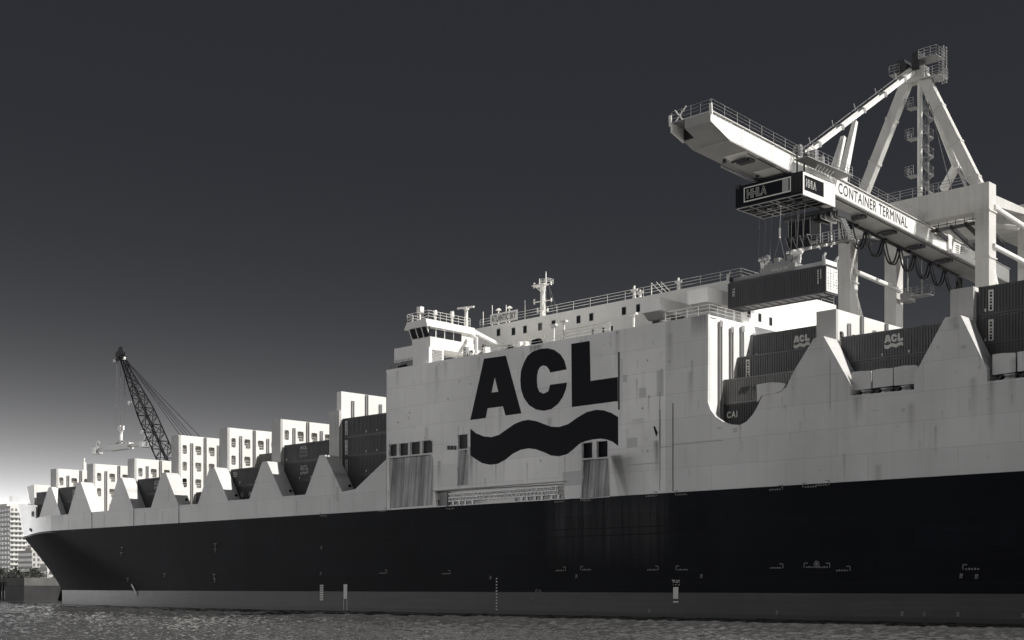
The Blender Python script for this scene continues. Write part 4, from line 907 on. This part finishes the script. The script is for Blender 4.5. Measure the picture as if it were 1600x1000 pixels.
# hinge band and service markings on the web
MB().plate([(47.4, boom_z(47.4, -.25)), (48.5, boom_z(48.5, -.25)), (48.3, boom_z(48, 2.0)), (47.6, boom_z(47.6, 2.0))], BX1 + .013, BX1 + .28, axis='X').build('boom_hinge', CWh, boom)
for k in range(4): MB().box(BX1 + .013, BX1 + .03, 50.0, 51.6, boom_z(50.8, 1.35 - k*.27), boom_z(50.8, 1.23 - k*.27)).build('web_stripe', M['dark'], boom)
pitch = -math.atan(.0525)
ya = atx(1309.5, 300, BX1).y; yb = atx(1418, 350, BX1).y
write('CONTAINER TERMINAL', (BX1 + .016, ya, boom_z(ya, 1.56)), yb - ya, 1.25, M['dark'], boom, face=M_END, bold=.016, pitch=pitch)
# forestay linkage and stay post
FA, FB = Vector((AX, AY - .8, AZ + .2)), Vector((AX, 15.9, boom_top(15.9) + 1.2))
for dx in (-.3, .3):
    MB().beam(FA + Vector((dx,0,0)), FB + Vector((dx,0,0)), .16, .42).build('forestay', CWh, crane)
fs = MB()
for k in range(26):
    p = FA.lerp(FB, (k + .5) / 26); fs.beam(p + Vector((-.3,0,0)), p + Vector((.3,0,0)), .1)
    if k % 5 == 2: fs.box(p.x - .42, p.x + .42, p.y - .3, p.y + .3, p.z - .28, p.z + .28).tube(p + Vector((-.8,0,.3)), p + Vector((-.9,-.2,1.0)), .05, n=4)
fs.build('stay_link', M['steel'], crane)
fr = MB()
for k in range(7):
    f0 = FA.lerp(FB, k/7) + Vector((-.1, 0, .75)); f1 = FA.lerp(FB, (k+.95)/7) + Vector((-.1, 0, .75)); fr.tube(f0, f1, .05, n=4)
fr.build('stay_handline', M['rope'], crane)
for x, h_ in ((BX0 + .8, 54.9), (BX0 + 2.3, 56.3)): MB().beam((x, 22.8, 47.5), (x + .2, 26.0, h_), 1.0, .9, .45, .5, up=(1,0,0)).build('stay_post', CWh, crane)
# machinery around the stay foot, platform on the boom
for k in range(9):
    y = 12.8 + k * .75; MB().box(BX1 - 1.4 + .5*(k % 2), BX1 - .6 + .5*(k % 2), y, y + .5, boom_top(y) + .1, boom_top(y) + 1.1 + .45*(k % 3)).build('boom_machinery', (M['dark'], M['steel'], M['grey'])[k % 3], boom)
MB().box(BX1 + .2, BX1 + 1.9, 11.8, 21, 48.45, 48.55).build('boom_platform', M['grey'], boom)
railing([(BX1 + 1.9, 11.8, 48.55), (BX1 + 1.9, 21, 48.3)], M['steel'], boom, step=1.0, r=.04)
railing([(BX1 + .2, 11.8, 48.55), (BX1 + 1.9, 11.8, 48.55)], M['steel'], boom, step=.8, r=.04)
for y in (12.2, 13.6): MB().tube((BX1 + .35, y, 45.5), (BX1 + .35, y, 50), .09).build('conduit', M['dark'], boom)
lg = MB()
for k in range(6): y = 14.5 + k*.62; lg.beam((BX1 + .2, y, 48.4), (BX1 + 1.4, y, 47.0), .12); lg.beam((BX1 + .2, y, 47.1), (BX1 + 1.4, y + .3, 48.4), .1)
lg.build('platform_strut', CWh, boom)
# walkways on the portal, hanging basket, machinery house
railing([(LX0 + 1, LY0 - .9, 51), (LX1 - .5, LY0 - .9, 51)], M['steel'], crane, step=1.6, r=.04)
MB().box(LX0 + 1, LX1 - 1, LY0 + 1, LY0 + 2.2, 47.0, 47.1).build('portal_walkway', M['dark'], crane)
railing([(LX0 + 4, LY0 + 1.2, 47.1), (LX1 - 1, LY0 + 1.2, 47.1)], M['dark'], crane, step=1.1, r=.05)
for k in range(6): MB().beam((LX1 - 1.2 - k*1.9, LY0 + 1.4, 47.1), (LX1 - 2.6 - k*1.9, LY1 - 1, 46.4), .3, .5).build('trolley_beam', M['dark'], crane)
MB().box(-71.5, -60, 60, 72, 50.9, 54.9).build('machinery_house', CR, crane)
hp = MB()
for k in range(30): hp.box(-71.4 + k*.38, -71.25 + k*.38, 59.93, 59.999, 50.9, 54.9)
hp.build('house_rib', CR, crane)
MB().box(-76, -60, 55.5, 73, 49.6, 50.85).build('house_platform', CR, crane)
bx_ = at(1412, 467, 54); bxe = at(1456, 460, 54)
MB().box(bx_.x, bxe.x, 53, 54.6, bx_.z - .1, bx_.z + .05).box(bx_.x, bx_.x + 1.4, 53.1, 54.5, bx_.z - .6, bx_.z + .6).build('access_platform', M['grey'], crane)
railing([(bx_.x, 53, bx_.z), (bxe.x, 53, bx_.z), (bxe.x, 54.6, bx_.z)], M['steel'], crane, step=.8, r=.04)
for x in (bx_.x + .8, bxe.x - 1.2): MB().tube((x, 53.6, bx_.z), (x, 53.6, bx_.z + 5.2), .07).build('platform_hanger', M['steel'], crane)

# ------------------------------------------------------------------ trolley
trol = thing('crane_trolley', (-78.6, 13.5, 44), 'dark lettered trolley with operator cab under the crane boom', 'crane trolley')
TX0, TX1, TY0, TY1 = -82.8, -74.5, 10.8, 16.3
MB().box(TX0, TX1, TY0, TY1 + .0, 44.5, 46.75).build('machinery_box', M['black'], trol)
MB().box(TX1, TX1 + .06, TY0 + .15, TY1 + 1.1, 44.3, 46.7).build('end_panel', CWh, trol)
MB().box(TX0 - .06, TX0 + .5, TY0 - .04, TY0 + .3, 46.5, 46.95).build('corner_box', M['dark'], trol)
rib = MB()
for k in range(8): x = TX0 + 7.0 + k*.16; rib.box(x, x + .06, TY0 - .05, TY0 - .001, 44.6, 46.7)
rib.build('box_rib', M['dark'], trol)
def sign(x0, z0, x1, z1, along_x, parent):
    m = MB(); b = MB(); t_ = .12
    for a0, b0, a1, b1 in ((x0, z0, x1, z0 + t_), (x0, z1 - t_, x1, z1), (x0, z0 + t_, x0 + t_, z1 - t_), (x1 - t_, z0 + t_, x1, z1 - t_)):
        if along_x: m.box(a0, a1, TY0 - .07, TY0 - .012, b0, b1)
        else: m.box(TX1 + .065, TX1 + .1, a0, a1, b0, b1)
    m.build('sign_border', M['letter'], parent)
    if along_x: b.box(x0 + t_, x1 - t_, TY0 - .05, TY0 - .012, z0 + t_, z1 - t_)
    else: b.box(TX1 + .064, TX1 + .09, x0 + t_, x1 - t_, z0 + t_, z1 - t_)
    b.build('sign_panel', M['black'], parent)
def outline_text(txt, p, width, height, face, parent):
    c = bpy.data.curves.new('t', 'FONT'); c.body = txt; c.fill_mode = 'NONE'; c.resolution_u = 2; c.bevel_depth = .022; c.bevel_resolution = 0; c.offset = .02
    o = bpy.data.objects.new('t', c); COL.objects.link(o); me = bpy.data.meshes.new_from_object(o.evaluated_get(bpy.context.evaluated_depsgraph_get())); bpy.data.objects.remove(o)
    xs = [v.co.x for v in me.vertices]; ys = [v.co.y for v in me.vertices]; a, b, e, f = min(xs), max(xs), min(ys), max(ys)
    for v in me.vertices: v.co = ((v.co.x-a)/(b-a)*width, (v.co.y-e)/(f-e)*height, v.co.z)
    me.materials.clear(); me.materials.append(M['letter']); return link('lettering', me, parent, Matrix.Translation(p) @ face)
sign(TX0 + 1.1, 44.85, TX1 - 1.3, 46.45, True, trol)
outline_text('HHLA', (TX0 + 1.5, TY0 - .06, 45.2), 2.5, .95, M_SIDE, trol)
MB().box(TX1 - 2.35, TX1 - 2.15, TY0 - .072, TY0 - .051, 44.97, 46.33).box(TX1 - 1.75, TX1 - 1.6, TY0 - .072, TY0 - .051, 44.97, 46.33).box(TX1 - 2.15, TX1 - 1.75, TY0 - .064, TY0 - .051, 44.97, 46.33).build('sign_bar', M['steel'], trol)
MB().box(TX1 + .064, TX1 + .09, TY0 + .4, TY0 + 4.2, 44.85, 46.4).build('sign_panel', M['black'], trol)
outline_text('HHLA', (TX1 + .1, TY0 + .65, 45.2), 2.0, .85, M_END, trol)
# underframe grid and sheaves
gd = MB()
for y in (TY0 + .1, TY0 + 1.2, TY0 + 2.5, TY0 + 3.2, TY0 + 4.2, TY0 + 5.2): gd.box(TX0, TX1, y, y + .13, 44.36, 44.42)
for x in (TX0, TX0 + 1.6, TX0 + 2.6, TX0 + 4.2, TX0 + 4.8, TX0 + 6.4, TX1 - .3): gd.box(x, x + .13, TY0 + .1, TY1, 44.355, 44.415)
gd.build('underframe', M['steel'], trol)
for k in range(6): MB().tube((TX0 + 1.0 + k*1.3, TY0 + 1.7, 44.45), (TX0 + 1.4 + k*1.3, TY0 + 1.7, 44.45), .42, n=14).build('sheave', M['dark'], trol)
MB().box(TX0 + 2.4, TX1 + .3, TY1 + .2, TY1 + 4.0, 43.7, 44.1).build('rear_frame', M['dark'], trol)
for k in range(7): MB().box(TX1 - 2 + .42*k, TX1 - 1.75 + .42*k, TY1 + .4 + .3*(k % 3), TY1 + 3.2, 43.1 + .2*(k % 2), 43.7).build('rear_gear', (M['dark'], M['steel'], CWh)[k % 3], trol)
# cab
cx0, cx1, cy0, cy1 = -79.3, -76.6, 15.6, 17.8
MB().box(cx0, cx1, cy0 + .3, cy1, 40.9, 43.4).build('cab_shell', M['dark'], trol)
MB().add([(cx0, cy0 + .3, 41.5), (cx1, cy0 + .3, 41.5), (cx0, cy0 - .35, 41.35), (cx1, cy0 - .35, 41.35), (cx0, cy0 + .5, 40.3), (cx1, cy0 + .5, 40.3)], [(0,1,3,2),(2,3,5,4)]).build('cab_window', M['glass'], trol)
for x in (cx0, cx0 + .9, cx0 + 1.8, cx1): MB().path([(x, cy0 + .28, 43.3), (x, cy0 + .28, 41.4), (x, cy0 - .37, 41.35), (x, cy0 + .48, 40.28)], .045).build('cab_mullion', M['grey'], trol)
MB().box(cx0, cx0 + .02, cy0 + .4, cy1 - .2, 41.4, 43.1).box(cx0 + .1, cx1 - .1, cy0 + .27, cy0 + .299, 41.5, 43.1).build('cab_pane', M['glass'], trol)
MB().box(cx0 - .1, cx1 + 4.2, cy0 + .5, cy0 + 1.7, 40.2, 40.28).build('cab_platform', M['dark'], trol)
railing([(cx1, cy0 + .5, 40.28), (cx1 + 4.2, cy0 + .5, 40.28), (cx1 + 4.2, cy0 + 1.7, 40.28), (cx1, cy0 + 1.7, 40.28)], M['steel'], trol, step=.7, r=.045)
for k in range(7): MB().tube((cx0 - .2 + k*.95, cy0 + .4, 39.9), (cx0 - .2 + k*.95, cy0 + .4, 40.14), .22, .12, 8).build('work_lamp', M['bridge'], trol)
sl = MB()
for s_ in (0, .8): sl.beam((cx1 + 2.4, cy1 - .3 + s_, 43.6), (cx1 + 4.0, cy1 - .3 + s_, 40.3), .09, .25)
for k in range(11): f = k / 11; sl.box(cx1 + 2.3 + 1.6*f, cx1 + 2.65 + 1.6*f, cy1 - .3, cy1 + .5, 43.5 - 3.2*f, 43.55 - 3.2*f)
sl.build('cab_stairs', M['steel'], trol)
for x in (cx0 + .2, cx1 - .2, cx1 + 1.2): MB().beam((x, cy1 + .4, 40.3), (x, cy1 + .4, 44), .16).build('cab_hanger', CWh, trol)

# ------------------------------------------------------------------ spreader and hoisted container
HX0, HX1, HY, HZ = -84.1, -71.9, 11.2, 33.68
t = container(HX0, HY, HZ, 'night', 'dark container hoisted by the gantry crane above the ship', hc=2.896, group='container hanging from the crane')
tx = write('TEX', (HX0 + .62, HY - .01, HZ + 2.25), 1.0, .3, M['letter'], t, bold=.02, pitch=R(-90))
for k in range(2):
    m = MB()
    for j in range(9 - 3*k): m.box(HX1 - 1.0 + .32*k, HX1 - .86 + .32*k, HY - .006, HY + .02, HZ + 2.4 - j*.17, HZ + 2.5 - j*.17)
    m.build('id_characters', M['letter'], t)
dr = MB()
dr.box(HX1 + .002, HX1 + .012, HY + .12, HY + CW - .12, HZ + .2, HZ + 2.72)
dr.build('door_face', M['bridge'], t)
dt = MB()
for j in range(8):
    for k in range(4):
        if random.random() < .85: yy = HY + .3 + k*.52; dt.box(HX1 + .013, HX1 + .02, yy, yy + .18 + .2*random.random(), HZ + .45 + j*.27, HZ + .52 + j*.27 + .06*random.random())
dt.build('door_print', M['grey'], t)
spr = thing('spreader', (-78, 12.4, 36.6), 'crane spreader with head block gripping the hoisted container', 'spreader')
zt = HZ + 2.9
MB().box(HX0 + 3.9, HX1 - 3.9, HY + .35, HY + 2.1, zt + .15, zt + .95).build('head_beam', M['grey'], spr)
MB().box(HX0 + 4.3, HX1 - 4.6, HY + .6, HY + 1.9, zt + .96, zt + 1.35).build('head_block', M['grey'], spr)
for a, b in ((HX0 + .2, HX0 + 3.95), (HX1 - 3.95, HX1 - .2)):
    for y in (HY + .35, HY + 1.75): MB().box(a, b, y, y + .35, zt + .12, zt + .5).build('telescopic_arm', M['steel'] if a > -78 else M['grey'], spr)
for x in (HX0, HX1 - .4): MB().box(x, x + .4, HY + .0, HY + CW, zt + .08, zt + .55).build('end_beam', M['bridge'] if x > -78 else M['dark'], spr)
for x in (HX0 + .05, HX1 - .25):
    for y in (HY - .12, HY + CW - .1): MB().beam((x + .1, y, zt - .1), (x + .1, y - .05, zt + .9), .18, .3).beam((x + .1, y - .05, zt + .85), (x + .1, y + .35, zt + 1.25), .16, .25).build('flipper', M['steel'], spr)
for k in range(5): MB().box(HX0 + 4.6 + k*.8, HX0 + 5.2 + k*.8, HY + .8, HY + 1.5, zt + 1.36, zt + 1.7 + .25*(k % 2)).build('spreader_gear', M['grey'], spr)
write('HHLA 04', (HX0 + 5.4, HY + .34, zt + .4), 2.0, .3, M['letter'], spr)
for x in (HX0 + 4.15, HX1 - 4.0):
    for dx in (-.45, .25):
        MB().tube((x + dx, HY + .9, zt + 2.15), (x + dx, HY + 1.15, zt + 2.15), .36, n=16).build('hoist_sheave', M['bridge'] if x > -78 else M['steel'], spr, True)
        MB().beam((x + dx * .6, HY + 1.02, zt + .96), (x + dx, HY + 1.02, zt + 2.2), .13, .4).build('sheave_yoke', M['bridge'], spr)
        for q in (-.36, .36): MB().tube((x + dx + q, HY + 1.0, zt + 2.15), (x + dx + q * 1.3, HY + 1.4, 44.3), .028, n=4).build('hoist_rope', M['rope'], spr)
for a in (-.9, .7): MB().tube((-78.2 + a, HY + 1.2, zt + 1.5), (-78.2, HY + 1.2, zt + 4.2), .03, n=4).build('cable_sling', M['rope'], spr)
MB().tube((-78.2, HY + 1.2, zt + 4.1), (-78.2, HY + 1.2, zt + 5.2), .1, n=6).tube((-78.2, HY + 1.2, zt + 5.2), (-78.2, HY + 1.4, 44.2), .03, n=4).build('power_cable', M['bridge'], spr)

# ------------------------------------------------------------------ mobile harbour crane with lattice jib
YM = 52.0
tip = at(189, 556, YM); foot = at(292, 790, YM)
mc = thing('mobile_harbour_crane', (foot.x, YM, 5.2), 'dark lattice-jib harbour crane rising behind the forward bulkheads', 'crane')
def lattice(p, q, w0, w1, name, mat, parent, bays=18):
    d = (q - p).normalized(); s1 = Vector((0, 1, 0)); s2 = d.cross(s1).normalized(); C4 = []
    for i in range(bays + 1):
        f = i / bays; c = p.lerp(q, f); w__ = (w0 + (w1 - w0) * min(1, f / .35)) if f < .35 else (w1 if f < .6 else w1 + (.55 - w1) * (f - .6) / .4)
        C4.append([c + s1*a*w__*.5 + s2*b*w__*.5 for a, b in ((-1,-1),(1,-1),(1,1),(-1,1))])
    ch = MB(); di = MB()
    for i in range(bays):
        for k in range(4):
            ch.tube(C4[i][k], C4[i+1][k], .19, n=6); k2 = (k + 1) % 4
            di.tube(C4[i][k] if i % 2 else C4[i][k2], C4[i+1][k2] if i % 2 else C4[i+1][k], .105, n=5); di.tube(C4[i][k], C4[i][k2], .08, n=5)
    ch.build('jib_chord', mat, parent); di.build('jib_lacing', mat, parent)
lattice(foot, tip, 2.4, 2.9, 'jib', M['jib'], mc)
MB().tube(tip + Vector((.3, -.35, .9)), tip + Vector((.3, .35, .9)), 1.25, n=20).tube(tip + Vector((-1.3, -.3, .4)), tip + Vector((-1.3, .3, .4)), .8, n=16).build('jib_sheave', M['jib'], mc, False)
MB().beam(tip + Vector((-2.3, 0, -.7)), tip + Vector((2.2, 0, -.7)), .5, .5).build('jib_head', M['jib'], mc)
for x in (-2.3, 2.2): MB().box(tip.x + x - .3, tip.x + x + .3, YM - .6, YM - .2, tip.z - 1.3, tip.z - .6).build('head_lamp', M['bridge'], mc)
for f in (.42, .62, .88): p = foot.lerp(tip, 1 - f + .08); MB().box(p.x - 3.0, p.x - 2.3, YM - 2.1, YM - 1.4, p.z, p.z + .9).build('jib_lamp', M['bridge'], mc)
tow = Vector((foot.x + 20, YM, 40))
for k, (a, b) in enumerate(((318, 688), (307, 690), (296, 684), (290, 683), (283, 683))):
    g = at(a, b, YM); dr_ = g - tip; MB().tube(tip + Vector((.5, -.6 + .3*k, .3 - .6*(k > 2))), tip + dr_ * 1.12, .075, n=4).build('luffing_rope', M['jib'], mc)
MB().beam((foot.x + 8, YM, 9), (foot.x + 9.5, YM, 27), 4.5, 4.5, 3, 3).build('tower', M['jib'], mc)
MB().box(foot.x - 6, foot.x + 16, YM - 4.5, YM + 6, 6.4, 9).box(foot.x - 4, foot.x + 20, YM - 3, YM + 3, 9, 14).build('chassis', M['jib'], mc)
MB().beam((foot.x + 8, YM, 16), foot, 2.6, 2.6).build('jib_root', M['jib'], mc)
# its own spreader
hs = thing('hanging_spreader', (at(189, 700, YM).x, YM, at(189, 700, YM).z), 'empty spreader hanging on ropes from the lattice jib', 'spreader')
c0 = at(189, 669, YM); kx = c0.x
for a, b in ((182, 180), (184, 183), (189, 188), (194.5, 195)):
    p = at(a, 560, YM); q = at(b, 668, YM); MB().tube(p, (q.x, YM, q.z), .05, n=4).build('hoist_rope', M['rope'], hs)
MB().tube((kx, YM - .5, c0.z), (kx, YM + .5, c0.z), .62, n=16).box(kx - 1.2, kx + 1.2, YM - .25, YM + .25, c0.z - .5, c0.z + .5).tube((kx, YM, c0.z), (kx, YM, c0.z - 3.6), .4, n=8).build('hook_block', M['bridge'], hs)
b0 = at(189, 699, YM); zz = b0.z; l_ = at(152, 699, YM).x; r_ = at(227, 699, YM).x
MB().beam((kx, YM, c0.z - 3), (kx - 2.6, YM, zz + .8), .35).beam((kx, YM, c0.z - 3), (kx + 2.6, YM, zz + .8), .35).beam((kx, YM, c0.z - 3), (kx, YM, zz + .8), .6).build('spreader_yoke', M['grey'], hs)
MB().box(kx - 4.5, kx + 4.5, YM - .8, YM + .8, zz - .6, zz + .8).build('spreader_body', M['bridge'], hs)
for a_, b_ in ((l_, kx - 4.5), (kx + 4.5, r_)): MB().box(a_, b_, YM - .4, YM + .4, zz - .35, zz + .5).build('spreader_arm', M['bridge'], hs)
for x in (l_, r_): MB().box(x - .6, x + .6, YM - 1.2, YM + 1.2, zz - .8, zz + .6).beam((x - .3, YM, zz + .6), (x + .5, YM, zz + 2.2), .5).beam((x + .5, YM, zz + 2.2), (x + 1.2, YM, zz + 1.5), .4).build('flipper', M['steel'], hs)

# ------------------------------------------------------------------ quay and town at the left
q0 = thing('quay_wall', (-300, 40.3, 0), 'dark sheet-pile quay wall with pale concrete top at the water edge', 'quay wall')
qm = MB(); k = 0; x = -460
while x < -150:
    qm.box(x, x + .75, 40.15 + (.3 if k % 2 else 0), 40.58, -1, 4.4); x += .76; k += 1
qm.build('sheet_pile', M['pile'], q0)
MB().box(-460, -150, 39.9, 40.9, 4.4, 5.35).build('coping', M['pile'], q0)
fd = MB(); x = -460
while x < -230: fd.box(x, x + .5, 39.55, 39.88, .1, 2.2); x += 1.5
fd.build('fender_timber', M['dark'], q0)
a = at(38, 916, 39.4); b = at(103, 904, 39.4)
qx = at(38, 912, 30).x; qe = 40.0
MB().box(qx - 9, qx, 30, qe, 3.5, 5.3).build('concrete_stub', M['concrete'], q0)
MB().box(qx - 9.3, qx + .25, 29.8, qe, -1, 3.49).build('stub_piles', M['pile'], q0)
railing([(-460, 41, 5.35), (-260, 41, 5.35)], M['grey'], q0, step=2.5, r=.05)

def tower_block(name, label, px, t_, wx, wy, floors, fh, z0, mat, winmat, bays_x, bays_y, balc=True):
    u = px - 800; X = (CX*u - CS*F) * t_; Y = (CS*u + CX*F) * t_ - D
    b = thing(name, (X, Y, z0), label, 'building')
    MB().box(X - wx, X, Y, Y + wy, z0, z0 + floors*fh + 1.2).build('wall', mat, b)
    for f in range(floors):
        z = z0 + f*fh
        m = MB()
        for k in range(bays_x): xx = X - wx + (k + .2) * wx / bays_x; m.box(xx, xx + wx/bays_x*.6, Y - .05, Y + .1, z + .9, z + fh - .5)
        for k in range(bays_y): yy = Y + (k + .25) * wy / bays_y; m.box(X - .1, X + .05, yy, yy + wy/bays_y*.5, z + .9, z + fh - .5)
        tag(m.build('window_row', winmat, b), kind='stuff')
        if balc: MB().box(X - wx - .2, X + 1.6, Y - .9, Y + wy + .2, z - .15, z + .12).box(X + 1.45, X + 1.6, Y, Y + wy, z + .12, z + .85).build('balcony', mat, b)
    MB().box(X - wx*.7, X - wx*.3, Y + 2, Y + wy - 2, z0 + floors*fh + 1.2, z0 + floors*fh + 3).build('roof_house', mat, b)
    return b
tm = paint('render_white', (.60, .595, .575), .8, .15, .2)
tower_block('apartment_tower', 'white high-rise with rows of balconies at the left edge', 16, .41, 30, 10.5, 16, 3.05, 5.2, tm, M['farglass'], 7, 4)
tower_block('apartment_tower', 'narrow stepped apartment block just right of the white high-rise', 38, .47, 12, 9, 13, 3.2, 5.2, tm, M['farglass'], 3, 4)
tower_block('office_building', 'low grid-windowed office building seen under the bow', 50, .38, 18, 24, 6, 3.1, 5.2, paint('grey_render', (.45, .44, .42), .8), M['farglass'], 8, 9, False)
tower_block('harbour_building', 'small pale two-storey harbour building on the quay under the bow', 74, .30, 16, 7, 2, 3.0, 5.2, tm, M['farglass'], 4, 2, False)
tower_block('harbour_shed', 'pale flat shed right of the harbour building under the bow', 92, .30, 6, 9, 1, 4.5, 5.2, tm, M['farglass'], 2, 2, False)
def shrub(px, t_, h_, w__, label):
    u = px - 800; X = (CX*u - CS*F) * t_; Y = (CS*u + CX*F) * t_ - D
    s_ = thing('tree', (X, Y, 5.2), label, 'tree', 'small trees along the quay promenade')
    MB().tube((X, Y, 5.2), (X, Y, 5.2 + h_*.6), .18, .08).build('trunk', M['pile'], s_)
    m = MB()
    for k in range(260):
        a = random.uniform(0, 2*math.pi); ph = random.uniform(-1, 1); rr = random.random() ** .4 * (1 + .25*math.sin(3*a + px))
        c = Vector((X + w__*rr*math.cos(a)*math.sqrt(1-ph*ph), Y + w__*rr*math.sin(a)*math.sqrt(1-ph*ph), 5.2 + h_*.62 + h_*.4*rr*ph))
        e = Vector((random.uniform(-1,1), random.uniform(-1,1), random.uniform(-1,1))) * .45; g2 = Vector((random.uniform(-1,1), random.uniform(-1,1), random.uniform(-1,1))) * .45
        m.add([c - e, c + g2, c + e, c - g2], [(0,1,2,3)])
    m.build('crown', M['leaf'], s_)
for k, px in enumerate((-6, 3, 11, 18, 25, 33, 41, 50, 58)):
    shrub(px, .27 + .012*(k % 3), 4.0 + 1.3*((k*5) % 3), 2.6 + .4*(k % 2), ('leafmost' if False else ('first', 'second', 'third', 'fourth', 'fifth', 'sixth', 'seventh', 'eighth', 'ninth')[k]) + ' small leafy tree from the left in the promenade row')
